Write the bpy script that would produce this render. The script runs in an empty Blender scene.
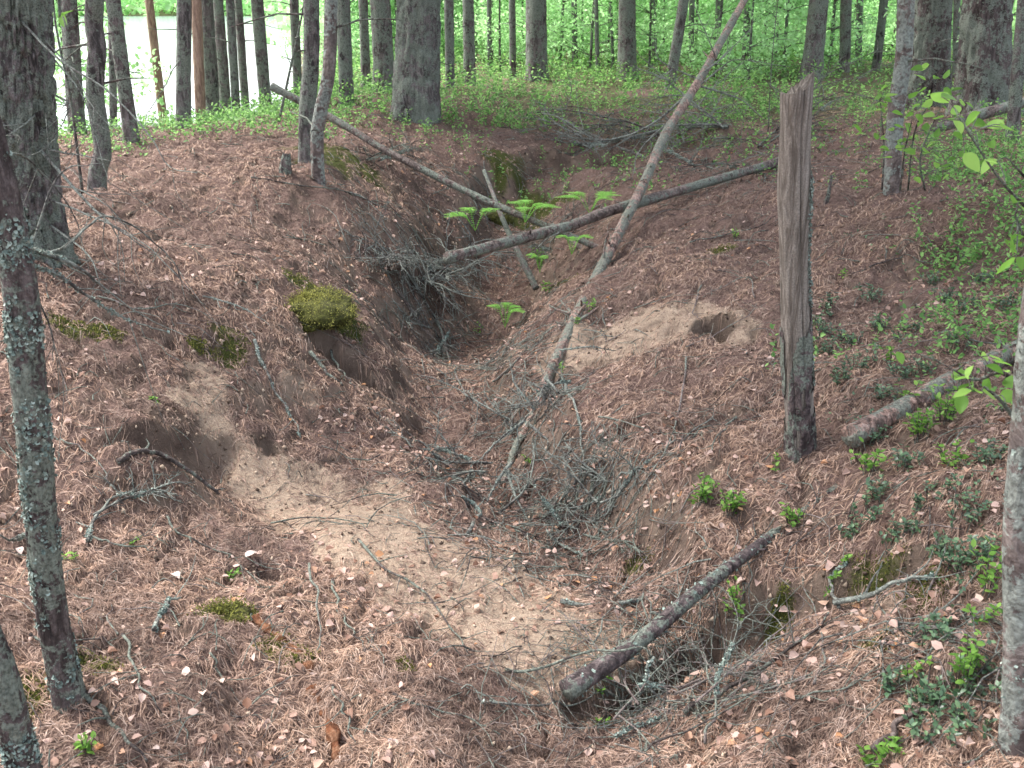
import bpy, math, random
import numpy as np
from mathutils import Vector
random.seed(7)
RNG = np.random.default_rng(11)
S = bpy.context.scene
COL = S.collection

# ------------------------------------------------------------------ camera
PITCH = math.radians(20.8); FPX = 996.0; CAMZ = 1.6
cam = bpy.data.cameras.new('camera'); camo = bpy.data.objects.new('camera', cam); COL.objects.link(camo)
camo.location = (0, 0, CAMZ); camo.rotation_euler = (math.pi/2 - PITCH, 0, 0)
cam.sensor_width = 36; cam.lens = 36*FPX/1024; cam.clip_end = 6000; cam.clip_start = .05
cam.dof.use_dof = True; cam.dof.focus_distance = 4.2; cam.dof.aperture_fstop = 9
S.camera = camo
# ------------------------------------------------------------------ sky and sun (overcast)
W = bpy.data.worlds.new('World'); S.world = W; W.use_nodes = True
nt = W.node_tree; bg = nt.nodes['Background']
sky = nt.nodes.new('ShaderNodeTexSky'); sky.sky_type = 'NISHITA'; sky.sun_disc = False
SUN_EL, SUN_AZ = math.radians(58), math.radians(-62)
sky.sun_elevation = SUN_EL; sky.sun_rotation = SUN_AZ; sky.dust_density = 3.5; sky.air_density = 1.0; sky.ozone_density = .6
hsv = nt.nodes.new('ShaderNodeHueSaturation'); hsv.inputs['Saturation'].default_value = .52
nt.links.new(sky.outputs[0], hsv.inputs['Color']); nt.links.new(hsv.outputs[0], bg.inputs[0]); bg.inputs[1].default_value = .15
sl = bpy.data.lights.new('sun', 'SUN'); sl.energy = 1.5; sl.angle = math.radians(20); sl.color = (1, .975, .95)
so = bpy.data.objects.new('sun', sl); COL.objects.link(so)
sd = Vector((math.sin(SUN_AZ)*math.cos(SUN_EL), math.cos(SUN_AZ)*math.cos(SUN_EL), math.sin(SUN_EL)))
so.rotation_euler = sd.to_track_quat('Z', 'Y').to_euler()
S.view_settings.view_transform = 'Standard'; S.view_settings.look = 'None'
S.view_settings.exposure = 2.03; S.view_settings.gamma = 1
S.render.engine = 'CYCLES'
S.cycles.max_bounces = 5; S.cycles.diffuse_bounces = 3; S.cycles.transmission_bounces = 3; S.cycles.glossy_bounces = 2
S.cycles.use_denoising = True; S.cycles.caustics_reflective = False; S.cycles.caustics_refractive = False

# ------------------------------------------------------------------ numpy noise
def _h(ix, iy, iz, s):
    n = (ix.astype(np.int64)*374761393 + iy.astype(np.int64)*668265263 + iz.astype(np.int64)*2147483647 + s*1274126177) & 0xFFFFFFFF
    n = ((n ^ (n >> 13))*1274126177) & 0xFFFFFFFF
    n = ((n ^ (n >> 15))*2246822519) & 0xFFFFFFFF
    return ((n ^ (n >> 16)) & 0xFFFFFF)/float(0xFFFFFF)*2 - 1
def noise(x, y, z=None, s=0):
    x = np.asarray(x, float); y = np.asarray(y, float)
    z = np.zeros_like(x) + 0.37 if z is None else np.asarray(z, float)
    fx, fy, fz = np.floor(x), np.floor(y), np.floor(z)
    tx, ty, tz = x-fx, y-fy, z-fz
    ux, uy, uz = [t*t*t*(t*(t*6-15)+10) for t in (tx, ty, tz)]
    r = 0
    for dx in (0, 1):
        for dy in (0, 1):
            for dz in (0, 1):
                w = (ux if dx else 1-ux)*(uy if dy else 1-uy)*(uz if dz else 1-uz)
                r = r + w*_h(fx+dx, fy+dy, fz+dz, s)
    return r
def noise2(x, y, s=0):
    x = np.asarray(x, float); y = np.asarray(y, float)
    fx, fy = np.floor(x), np.floor(y); tx, ty = x-fx, y-fy
    ux, uy = [t*t*(3-2*t) for t in (tx, ty)]
    z0 = np.zeros_like(fx)
    a, b, c, d = _h(fx, fy, z0, s), _h(fx+1, fy, z0, s), _h(fx, fy+1, z0, s), _h(fx+1, fy+1, z0, s)
    return (a*(1-ux)+b*ux)*(1-uy)+(c*(1-ux)+d*ux)*uy
def sst(a, b, x):
    t = np.clip((x-a)/(b-a), 0, 1); return t*t*(3-2*t)

# ------------------------------------------------------------------ pixel to world helper
CP, SP = math.cos(PITCH), math.sin(PITCH)
def ray(px, py):
    u, v = (px-512)/FPX, (384-py)/FPX
    return np.array([u, CP+v*SP, -SP+v*CP])
def P(px, py, Y):
    d = ray(px, py); t = Y/d[1]
    return np.array([d[0]*t, Y, CAMZ+d[2]*t])
# ------------------------------------------------------------------ terrain height
CTRL = [ # px, py, forward distance
 (-120,768,1.9),(0,768,2.0),(150,768,2.0),(300,768,2.08),(450,768,2.12),(600,768,2.15),(750,768,2.02),(900,768,1.9),(1024,768,1.8),(1150,768,1.75),
 (70,690,2.25),(200,690,2.3),(330,690,2.38),(450,690,2.42),(560,690,2.48),(640,700,2.42),(800,700,2.15),(1010,690,2.0),
 (0,600,2.6),(150,600,2.75),(260,600,2.8),(330,590,2.95),(420,610,2.85),(500,630,2.75),(590,640,2.72),(690,650,2.72),(760,650,2.62),(850,640,2.35),(930,620,2.35),
 (0,510,3.15),(80,505,3.3),(200,510,3.55),(250,480,3.85),(330,520,3.5),(400,540,3.38),(500,560,3.3),(560,560,3.35),(620,570,3.2),(690,560,3.02),(800,520,3.05),(900,520,2.8),(1010,520,2.62),
 (60,420,3.6),(140,440,3.55),(170,455,3.62),(215,440,3.95),(230,390,4.15),(290,430,4.25),(350,460,4.2),(440,480,4.05),(520,480,4.05),(580,480,3.85),(640,490,3.6),(700,440,3.75),(800,455,3.5),(880,420,3.5),(1000,400,3.5),
 (30,330,4.1),(130,330,4.35),(200,340,4.5),(180,370,4.28),(270,340,4.75),(310,360,4.75),(345,380,4.85),(400,400,5.0),(440,400,5.05),(500,400,5.05),(545,400,4.75),(600,370,4.7),(650,350,4.85),(720,330,4.9),(850,330,4.7),(950,320,4.6),
 (20,250,5.0),(130,250,5.3),(220,260,5.3),(300,280,5.4),(350,300,5.7),(400,320,6.3),(450,320,6.7),(500,320,6.7),(540,310,6.3),(590,300,5.9),(650,260,6.2),(720,260,6.1),(850,260,5.6),(960,250,5.5),
 (100,190,6.3),(200,175,6.9),(200,160,7.2),(310,180,7.0),(330,150,7.9),(260,155,7.6),(380,220,7.0),(420,240,7.1),(460,260,7.8),(500,275,8.0),(560,270,7.6),(610,220,7.6),(700,200,7.6),(800,190,7.3),(900,200,6.4),(1010,200,5.8),
 (400,160,8.8),(450,190,8.9),(480,220,8.8),(510,200,9.3),(560,190,9.3),(620,180,9.1),(500,160,9.8),(420,130,10.4),(430,105,12),(540,130,11.5),(640,130,11.5),(740,130,10.5),(850,140,9.2),(900,185,7.0),(1010,140,8.3),
 (480,90,14.5),(580,84,16),(680,88,15.5),(780,85,15),(870,85,14),(960,92,12.5),(1024,92,12)]
pts = [P(*c) for c in CTRL]
pts += [np.array(p) for p in [(0,0,0.),(-1.2,0.4,0.),(1.2,.4,.05),(0,1.2,-.12),(-1.5,1.3,-.1),(1.6,1.2,.08),(-4,1,.2),(-4,3.5,.4),(-5,6,.5),(4,1,.3),(4,3.5,.5),(5.5,6,.55),(6,9,.6),(8,12,.6),
   (0,-3,0.2),(-5,-3,.3),(5,-3,.4),(-4.5,9,.5),(-10,2,.5),(-12,8,.4),(-10,-5,.4),(10,-5,.5),(12,5,.7),(14,14,.8),(0,22,.55),(8,22,.65),(-6,14,.4),(-3,20,.4),(18,22,.8)]]
pts = np.array(pts)
_c2 = .22**2
def _k(A, B): return np.sqrt(((A[:, None, :]-B[None, :, :])**2).sum(-1)+_c2)
_A = _k(pts[:, :2], pts[:, :2]) ; _A = _A - np.eye(len(pts))*.03
_Pm = np.c_[np.ones(len(pts)), pts[:, :2]]
_M = np.block([[_A, _Pm], [_Pm.T, np.zeros((3, 3))]])
_w = np.linalg.solve(_M, np.r_[pts[:, 2], 0, 0, 0])
def base_h(x, y):
    q = np.c_[x.ravel(), y.ravel()]; out = np.empty(len(q))
    for i in range(0, len(q), 40000):
        c = q[i:i+40000]; out[i:i+40000] = _k(c, pts[:, :2])@_w[:-3] + _w[-3] + c@_w[-2:]
    return out.reshape(x.shape)
PITS = [ # px, py, Y, rx, ry, depth, sharp
 (715,316,4.95,.11,.13,.22),(335,348,4.98,.17,.09,.26),(320,330,5.05,.10,.07,.14),(268,446,4.05,.05,.04,.07),
 
 (290,600,2.9,.05,.05,.06),(908,305,4.9,.05,.04,.06),(690,160,10,.7,.3,.18),(450,340,14.5,.3,.2,.05),(115,640,2.45,.09,.05,.05)]
PITW = [(P(a, b, c)[0], c, rx, ry, d) for a, b, c, rx, ry, d in PITS]
def capsule0(x, y, a, b, w):
    dx, dy = b[0]-a[0], b[1]-a[1]; t = np.clip(((x-a[0])*dx+(y-a[1])*dy)/(dx*dx+dy*dy), 0, 1)
    return np.hypot(x-a[0]-t*dx, y-a[1]-t*dy)/w
GUL = [ # centre line of the trench cut: px, py, Y, half width, depth
 (670,600,2.95,.20,.05),(620,545,3.3,.26,.12),(560,505,3.75,.30,.15),(500,465,4.25,.34,.15),(465,400,5.0,.42,.15),(460,340,6.2,.55,.17),(485,290,7.6,.55,.20),(505,262,8.3,.50,.26),(512,205,9.3,.40,.22),(560,175,10.0,.4,.2),(690,160,10.4,.5,.12)]
GULW = [(P(a, b, c)[0], c, w, d) for a, b, c, w, d in GUL]
DIT = [(P(a, b, c)[0], c, w, d) for a, b, c, w, d in [(590,705,2.42,.10,.10),(660,690,2.52,.13,.15),(735,655,2.72,.15,.17),(800,625,2.72,.09,.10),(875,605,2.62,.08,.12),(925,592,2.62,.05,.06)]]
LIP = [(P(a, b, c)[0], c, w, d) for a, b, c, w, d in [(95,455,3.55,.04,.03),(150,480,3.62,.09,.10),(200,492,3.72,.09,.10),(235,470,3.95,.05,.04)]]
def chain(x, y, C):
    h = np.zeros_like(x)
    wob = .22*noise2(x*4, y*4, 13)+.12*noise2(x*11, y*11, 14)
    for (ax, ay, w0, d0), (bx, by, w1, d1) in zip(C[:-1], C[1:]):
        dx, dy = bx-ax, by-ay; t = np.clip(((x-ax)*dx+(y-ay)*dy)/(dx*dx+dy*dy), 0, 1)
        a = np.hypot(x-ax-t*dx, y-ay-t*dy)/(w0+(w1-w0)*t)+wob
        h = np.maximum(h, (d0+(d1-d0)*t)*(1-sst(.4, 1.05, a)))
    return h
def detail(x, y):
    h = .028*noise2(x*1.7, y*1.7, 1)+.034*noise2(x*3.6, y*3.6, 2)+.022*noise2(x*8, y*8, 3)+.014*noise2(x*18, y*18, 4)+.007*noise2(x*42, y*42, 5)+.003*noise2(x*90, y*90, 6)
    r = 1-np.abs(noise2(x*5.2+3, y*5.2, 8)); h = h-.03*sst(.86, 1, r)
    SA_, SB_, SC_ = P(255,478,3.9), P(400,545,3.35), P(560,640,2.8)
    k_ = np.minimum(capsule0(x, y, SA_, SB_, .26), capsule0(x, y, SB_, SC_, .28)); h = h*(1-.72*(1-sst(.5, 1.3, k_)))
    h = h-chain(x, y, GULW)-chain(x, y, DIT)-chain(x, y, LIP)
    for cx, cy, rx, ry, d in PITW:
        a = np.sqrt(((x-cx)/rx)**2+((y-cy)/ry)**2)+.35*noise2(x*9, y*9, 12)
        h = h-d*(1-sst(.68, 1.05, a))
    return h+.010*noise2(x*27+5, y*27, 16)*sst(-.2, .4, noise2(x*2.5, y*2.5, 17))
def far_h(x, y):
    r = np.hypot(x, y)
    rough = .5+.35*noise2(x*.12, y*.12, 21)+.2*noise2(x*.35, y*.35, 22)
    return rough
def full_h(x, y, near=True):
    b = base_h(x, y) if near else 0*x+.5
    r = np.hypot(x, y-6)
    k = sst(11, 20, r)
    h = b*(1-k)+far_h(x, y)*k
    w = -x-.17*y
    q = -.5*x+.86*y-9.0
    drop = sst(0, 14, q)*sst(-.4, 3.2, w)
    h = h*(1-drop)+(-5.3)*drop
    fs = sst(650, 760, y)
    return h*(1-fs)+(4+6*(.5+.5*noise2(x*.01, y*.01, 31)))*fs
RX0, RX1, RY0, RY1, RS = -6.5, 6.5, 0.0, 17.0, .0125
gx = np.arange(RX0, RX1+1e-6, RS); gy = np.arange(RY0, RY1+1e-6, RS)
cx_ = np.arange(RX0, RX1+.11, .05); cy_ = np.arange(RY0, RY1+.11, .05)
CX, CY = np.meshgrid(cx_, cy_)
CZ = full_h(CX, CY)
def bil(Z, x0, y0, s, x, y):
    fx = np.clip((x-x0)/s, 0, Z.shape[1]-1.001); fy = np.clip((y-y0)/s, 0, Z.shape[0]-1.001)
    i = fx.astype(int); j = fy.astype(int); a = fx-i; b = fy-j
    return (Z[j, i]*(1-a)+Z[j, i+1]*a)*(1-b)+(Z[j+1, i]*(1-a)+Z[j+1, i+1]*a)*b
GX, GY = np.meshgrid(gx, gy)
RZ = bil(CZ, RX0, RY0, .05, GX, GY)+detail(GX, GY)
def H(x, y):
    x = np.atleast_1d(np.asarray(x, float)); y = np.atleast_1d(np.asarray(y, float))
    ins = (x > RX0) & (x < RX1-.02) & (y > RY0) & (y < RY1-.02)
    z = np.empty(x.shape)
    if ins.any(): z[ins] = bil(RZ, RX0, RY0, RS, x[ins], y[ins])
    if (~ins).any():
        xo, yo = x[~ins], y[~ins]; z[~ins] = full_h(xo, yo)+detail(xo, yo)
    return z
def H1(x, y): return float(H(x, y)[0])
def G(px, py, y0=1.2, y1=60):
    d = ray(px, py); Y = np.geomspace(y0, y1, 1500); t = Y/d[1]
    x = d[0]*t; z = CAMZ+d[2]*t; below = np.nonzero(z < H(x, Y))[0]
    i = below[0] if len(below) else len(Y)-1
    return np.array([x[i], Y[i], z[i]])

gzy, gzx = np.gradient(RZ, RS); SLP = np.hypot(gzx, gzy)
for _ in range(2):
    SLP[1:-1, 1:-1] = (SLP[1:-1, 1:-1]*2+SLP[:-2, 1:-1]+SLP[2:, 1:-1]+SLP[1:-1, :-2]+SLP[1:-1, 2:])/6
def slope(x, y):
    ins = (x > RX0) & (x < RX1-.02) & (y > RY0) & (y < RY1-.02); r = np.zeros(x.shape)
    r[ins] = bil(SLP, RX0, RY0, RS, x[ins], y[ins]); return r
# ------------------------------------------------------------------ mesh helpers
class MB:
    def __init__(s): s.v = []; s.f = []; s.n = 0
    def add(s, V, F):
        V = np.asarray(V, float).reshape(-1, 3); s.v.append(V)
        F = np.asarray(F, int)
        s.f.append(F+s.n); s.n += len(V)
    def build(s, name, mat, parent=None, smooth=False, loc=None):
        V = np.concatenate(s.v)
        if loc is not None: V = V-np.asarray(loc)
        me = mesh_np(name, V, s.f)
        me.materials.append(mat)
        if smooth: me.polygons.foreach_set('use_smooth', [True]*len(me.polygons))
        o = bpy.data.objects.new(name, me); COL.objects.link(o)
        if parent is not None: o.parent = parent
        elif loc is not None: o.location = loc
        return o
def mesh_np(name, V, FL):
    me = bpy.data.meshes.new(name)
    me.vertices.add(len(V)); me.vertices.foreach_set('co', np.asarray(V, np.float32).ravel())
    FL = [f for f in FL if len(f)]
    tot = sum(f.size for f in FL); npoly = sum(len(f) for f in FL)
    me.loops.add(tot); me.loops.foreach_set('vertex_index', np.concatenate([f.ravel() for f in FL]).astype(np.int32))
    st = []; o = 0
    for f in FL:
        st.append(o+np.arange(len(f))*f.shape[1]); o += f.size
    me.polygons.add(npoly); me.polygons.foreach_set('loop_start', np.concatenate(st).astype(np.int32))
    me.update(calc_edges=True); me.validate()
    return me
def tag(o, label=None, cat=None, group=None, kind=None):
    if label: o['label'] = label
    if cat: o['category'] = cat
    if group: o['group'] = group
    if kind: o['kind'] = kind
    return o
def empty(name, loc, label, cat, group=None):
    o = bpy.data.objects.new(name, None); COL.objects.link(o); o.location = tuple(loc); o.empty_display_size = .1
    return tag(o, label, cat, group)
def smooth_path(pp, n):
    pp = np.asarray(pp, float)
    if len(pp) == 2: t = np.linspace(0, 1, n)[:, None]; return pp[0]*(1-t)+pp[1]*t
    q = np.vstack([2*pp[0]-pp[1], pp, 2*pp[-1]-pp[-2]]); m = len(pp)-1
    out = []
    for t in np.linspace(0, m-1e-6, n):
        i = int(t); f = t-i; a, b, c, d = q[i], q[i+1], q[i+2], q[i+3]
        out.append(.5*((2*b)+(c-a)*f+(2*a-5*b+4*c-d)*f*f+(3*b-a-3*c+d)*f**3))
    return np.array(out)
def tube(path, rad, ns=8, caps=True, bark=0., seed=0, fz=7., fa=2.2, roots=0.):
    path = np.asarray(path, float); n = len(path); rad = np.broadcast_to(np.asarray(rad, float), (n,))
    T = np.gradient(path, axis=0); T /= np.linalg.norm(T, axis=1)[:, None]+1e-9
    up = np.array([0, 0, 1.]) if abs(T[0][2]) < .8 else np.array([1., 0, 0])
    N = np.cross(T[0], up); N /= np.linalg.norm(N); Ns = [N]
    for i in range(1, n):
        N = N-T[i]*N.dot(T[i]); N /= np.linalg.norm(N)+1e-9; Ns.append(N)
    Ns = np.array(Ns); Bs = np.cross(T, Ns)
    a = np.linspace(0, 2*math.pi, ns, endpoint=False)
    dirs = Ns[:, None, :]*np.cos(a)[None, :, None]+Bs[:, None, :]*np.sin(a)[None, :, None]
    R = np.repeat(rad[:, None], ns, 1)
    if bark > 0:
        L = np.r_[0, np.cumsum(np.linalg.norm(np.diff(path, axis=0), axis=1))]
        ca, sa = np.cos(a)[None, :]*fa, np.sin(a)[None, :]*fa; LL = np.repeat(L[:, None], ns, 1)
        k = noise(ca*1.0+0*LL, sa+0*LL, LL*2+seed, seed)*.5
        w = noise(ca*2+0*LL, sa*2+0*LL, LL*fz*.5, seed+5)
        rd = np.abs(noise(ca*2.6+w*.7, sa*2.6+w*.7, LL*fz*.5, seed+1))
        r2 = np.abs(noise(ca*5+w, sa*5+w, LL*fz*1.6, seed+2))
        R = R*(1+bark*(k*.8+1.6*np.minimum(rd, .35)+.8*np.minimum(r2, .3)-.5))
    if roots > 0:
        L = np.r_[0, np.cumsum(np.linalg.norm(np.diff(path, axis=0), axis=1))][:, None]
        R = R*(1+roots*np.exp(-L/(1.6*rad.max()))*np.clip(.35+1.3*noise(np.cos(a)[None, :]*1.7+0*L, np.sin(a)[None, :]*1.7+0*L, L*0+seed*1.7, seed), 0, 1.4))
    V = (path[:, None, :]+dirs*R[:, :, None]).reshape(-1, 3)
    i = np.arange(n-1)[:, None]*ns; j = np.arange(ns)[None, :]; j2 = (j+1) % ns
    F = np.stack([i+j, i+j2, i+ns+j2, i+ns+j], -1).reshape(-1, 4)
    if caps:
        V = np.vstack([V, path[0], path[-1]]); c0, c1 = n*ns, n*ns+1
        jj = np.arange(ns); k2 = (jj+1) % ns
        F = np.vstack([F, np.stack([k2, jj, jj*0+c0, jj*0+c0], -1), np.stack([(n-1)*ns+jj, (n-1)*ns+k2, jj*0+c1, jj*0+c1], -1)])
        quads = F[:len(F)-2*ns]; tr = F[len(F)-2*ns:, :3]
        return V, quads, tr
    return V, F, np.zeros((0, 3), int)
def add_tube(mb, path, rad, ns=6, **k):
    V, Q, Tt = tube(path, rad, ns, **k)
    mb.v.append(V); mb.f.append(Q+mb.n)
    if len(Tt): mb.f.append(Tt+mb.n)
    mb.n += len(V)

# ------------------------------------------------------------------ materials
def mat(name):
    m = bpy.data.materials.new(name); m.use_nodes = True; t = m.node_tree
    return m, t, t.nodes['Principled BSDF']
def N(t, typ, **kw):
    n = t.nodes.new(typ)
    for k, v in kw.items():
        if k.startswith('i_'): n.inputs[k[2:].replace('_', ' ')].default_value = v
        else: setattr(n, k, v)
    return n
def ramp(t, src, stops, interp='LINEAR'):
    r = t.nodes.new('ShaderNodeValToRGB'); e = r.color_ramp.elements; r.color_ramp.interpolation = interp
    while len(e) < len(stops): e.new(.5)
    for q, (p, c) in zip(e, stops): q.position = p; q.color = (*c, 1) if len(c) == 3 else c
    t.links.new(src, r.inputs[0]); return r.outputs[0]
def mix(t, fac, a, b, bt='MIX'):
    m = t.nodes.new('ShaderNodeMix'); m.data_type = 'RGBA'; m.blend_type = bt
    for s, v in ((m.inputs[0], fac), (m.inputs[6], a), (m.inputs[7], b)):
        if hasattr(v, 'links'): t.links.new(v, s)
        elif isinstance(v, (int, float)): s.default_value = v
        else: s.default_value = (*v, 1)
    return m.outputs[2]
def tex_noise(t, scale, detail=5, rough=.6, vec=None, dist=0):
    n = N(t, 'ShaderNodeTexNoise'); n.inputs['Scale'].default_value = scale; n.inputs['Detail'].default_value = detail
    n.inputs['Roughness'].default_value = rough; n.inputs['Distortion'].default_value = dist
    if vec is not None: t.links.new(vec, n.inputs['Vector'])
    return n.outputs[0]
def objco(t, scale=(1, 1, 1)):
    c = N(t, 'ShaderNodeTexCoord'); m = N(t, 'ShaderNodeMapping'); m.inputs['Scale'].default_value = scale
    t.links.new(c.outputs['Object'], m.inputs['Vector']); return m.outputs[0]
def bump(t, b, h, strength=.5, dist=.01):
    n = N(t, 'ShaderNodeBump'); n.inputs['Strength'].default_value = strength; n.inputs['Distance'].default_value = dist
    t.links.new(h, n.inputs['Height']); t.links.new(n.outputs[0], b.inputs['Normal'])
def attr(t, name):
    a = N(t, 'ShaderNodeAttribute'); a.attribute_name = name; return a.outputs['Fac']

def bark_mat(name, dark, mid, light, lichen=.45, lich_col=(.235, .265, .215), vz=.22, sc=1., cut=None):
    m, t, b = mat(name)
    v = objco(t, (1, 1, vz)); v1 = objco(t)
    n1 = tex_noise(t, 38*sc, 6, .65, v, .6); n2 = tex_noise(t, 9*sc, 4, .6, v); n3 = tex_noise(t, 120*sc, 3, .6, v1)
    c = ramp(t, n1, [(.36, tuple(q*.6 for q in dark)), (.45, dark), (.54, mid), (.68, light)])
    c = mix(t, ramp(t, n2, [(.35, (0, 0, 0)), (.7, (.6, .6, .6))]), c, light)
    c = mix(t, ramp(t, n3, [(.35, (.55, .55, .55)), (.6, (0, 0, 0))]), c, dark)
    l = tex_noise(t, 30*sc, 6, .75, v1, .3); l2 = tex_noise(t, 4.5, 4, .6, v1)
    ad = N(t, 'ShaderNodeMath', operation='ADD'); t.links.new(l, ad.inputs[0]); t.links.new(l2, ad.inputs[1])
    th = 1.33-.48*lichen
    lm = ramp(t, ad.outputs[0], [(min(.98, th-.12), (0, 0, 0)), (min(1., th+.06), (.85, .85, .85))])
    lc = ramp(t, n3, [(.35, tuple(x*.45 for x in lich_col)), (.6, lich_col)])
    if lichen > 0: c = mix(t, lm, c, lc)
    t.links.new(c, b.inputs['Base Color']); b.inputs['Roughness'].default_value = .92
    b.inputs['Specular IOR Level'].default_value = .2
    bump(t, b, n1, 1.0, .03)
    return m
M = {}
M['pine'] = bark_mat('pine_bark', (.03, .022, .02), (.11, .085, .08), (.21, .17, .16), .30)
M['pine_grey'] = bark_mat('grey_bark', (.04, .035, .033), (.145, .125, .12), (.28, .245, .235), .50)
M['pine_far'] = bark_mat('distant_pine_bark', (.05, .04, .037), (.15, .122, .117), (.27, .23, .22), .36, sc=.8)
M['orange'] = bark_mat('orange_bark', (.22, .13, .10), (.40, .26, .19), (.50, .36, .29), 0)
M['birch'] = bark_mat('birch_bark', (.07, .05, .045), (.17, .13, .115), (.30, .26, .235), .42, (.30, .33, .29), vz=.6, sc=.5)
M['wood'] = bark_mat('weathered_wood', (.13, .105, .085), (.27, .23, .195), (.38, .335, .29), 0, vz=.04, sc=1.5)
M['log'] = bark_mat('log_bark', (.07, .05, .045), (.19, .145, .125), (.33, .27, .24), .30, vz=.7)
M['log_red'] = bark_mat('flaking_log_bark', (.06, .038, .032), (.36, .22, .17), (.62, .46, .39), .08, vz=.4)
M['log_dark'] = bark_mat('dark_log_bark', (.04, .03, .03), (.13, .098, .094), (.25, .20, .19), .08, vz=.5)
M['twig'] = bark_mat('twig_bark', (.05, .04, .036), (.12, .092, .082), (.21, .17, .155), .15, vz=1)
M['twig_pale'] = bark_mat('pale_twig', (.14, .11, .10), (.24, .19, .17), (.38, .32, .29), .10, vz=1)
M['lich_twig'] = bark_mat('lichened_twig', (.06, .055, .05), (.19, .175, .155), (.31, .30, .27), .60, (.32, .345, .295), vz=1)

def island_mat(name, stops, rough=.8, transl=0., spec=.2, mott=False):
    m, t, b = mat(name)
    g = N(t, 'ShaderNodeNewGeometry'); c = ramp(t, g.outputs['Random Per Island'], stops)
    if mott: c = mix(t, 1, c, ramp(t, tex_noise(t, 2.4, 6, .7, objco(t)), [(.36, (.42, .41, .42)), (.47, (.78, .76, .77)), (.56, (1.0, .95, .90)), (.66, (1.1, 1.08, 1.05))]), 'MULTIPLY')
    t.links.new(c, b.inputs['Base Color']); b.inputs['Roughness'].default_value = rough; b.inputs['Specular IOR Level'].default_value = spec
    if transl > 0:
        tr = N(t, 'ShaderNodeBsdfTranslucent'); mx = N(t, 'ShaderNodeMixShader'); mx.inputs[0].default_value = transl
        cc = mix(t, .75, c, (.75, 1, .35), 'MULTIPLY')
        h2 = N(t, 'ShaderNodeHueSaturation'); h2.inputs['Value'].default_value = 1.9; t.links.new(c, h2.inputs['Color'])
        t.links.new(h2.outputs[0], tr.inputs[0]); t.links.new(b.outputs[0], mx.inputs[1]); t.links.new(tr.outputs[0], mx.inputs[2])
        t.links.new(mx.outputs[0], t.nodes['Material Output'].inputs[0])
    return m
M['needle'] = island_mat('needle_litter', [(0, (.08, .05, .042)), (.2, (.18, .115, .085)), (.5, (.345, .228, .165)), (.8, (.44, .315, .24)), (1, (.54, .42, .34))], .7, mott=True)
M['dead_leaf'] = island_mat('dead_leaves', [(0, (.16, .08, .05)), (.3, (.32, .20, .15)), (.6, (.45, .31, .26)), (.85, (.50, .37, .31)), (1, (.48, .24, .11))], .6, .15)
M['pale_leaf'] = island_mat('bleached_leaf', [(0, (.46, .35, .31)), (1, (.58, .47, .42))], .6, .15)
M['lichen'] = island_mat('lichen_flakes', [(0, (.10, .13, .115)), (.5, (.22, .28, .24)), (1, (.38, .43, .37))], .95)
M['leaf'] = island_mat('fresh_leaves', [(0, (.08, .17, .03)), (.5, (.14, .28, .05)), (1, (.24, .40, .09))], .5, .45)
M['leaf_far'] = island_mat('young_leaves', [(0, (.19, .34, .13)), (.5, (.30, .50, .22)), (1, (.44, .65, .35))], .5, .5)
M['bilberry'] = island_mat('bilberry_leaves', [(0, (.06, .14, .04)), (.5, (.135, .27, .075)), (1, (.25, .43, .13))], .5, .4)
M['lingon'] = island_mat('lingonberry_leaves', [(0, (.035, .07, .035)), (.6, (.075, .14, .07)), (1, (.14, .22, .10))], .35, .15, .5)
M['fern'] = island_mat('fern_leaf', [(0, (.16, .34, .06)), (1, (.28, .52, .12))], .5, .4)
M['moss'] = island_mat('moss_tips', [(0, (.05, .055, .018)), (.5, (.12, .125, .03)), (1, (.22, .22, .05))], .9, .2)
M['moss_bright'] = island_mat('bright_moss', [(0, (.09, .085, .03)), (.5, (.21, .205, .05)), (1, (.36, .35, .10))], .9, .2)
M['moss_body'] = bark_mat('moss_body', (.03, .03, .012), (.08, .085, .022), (.15, .15, .035), 0, vz=1)
M['conifer'] = island_mat('conifer_needles', [(0, (.02, .05, .015)), (1, (.06, .11, .03))], .6, .25)

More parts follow.
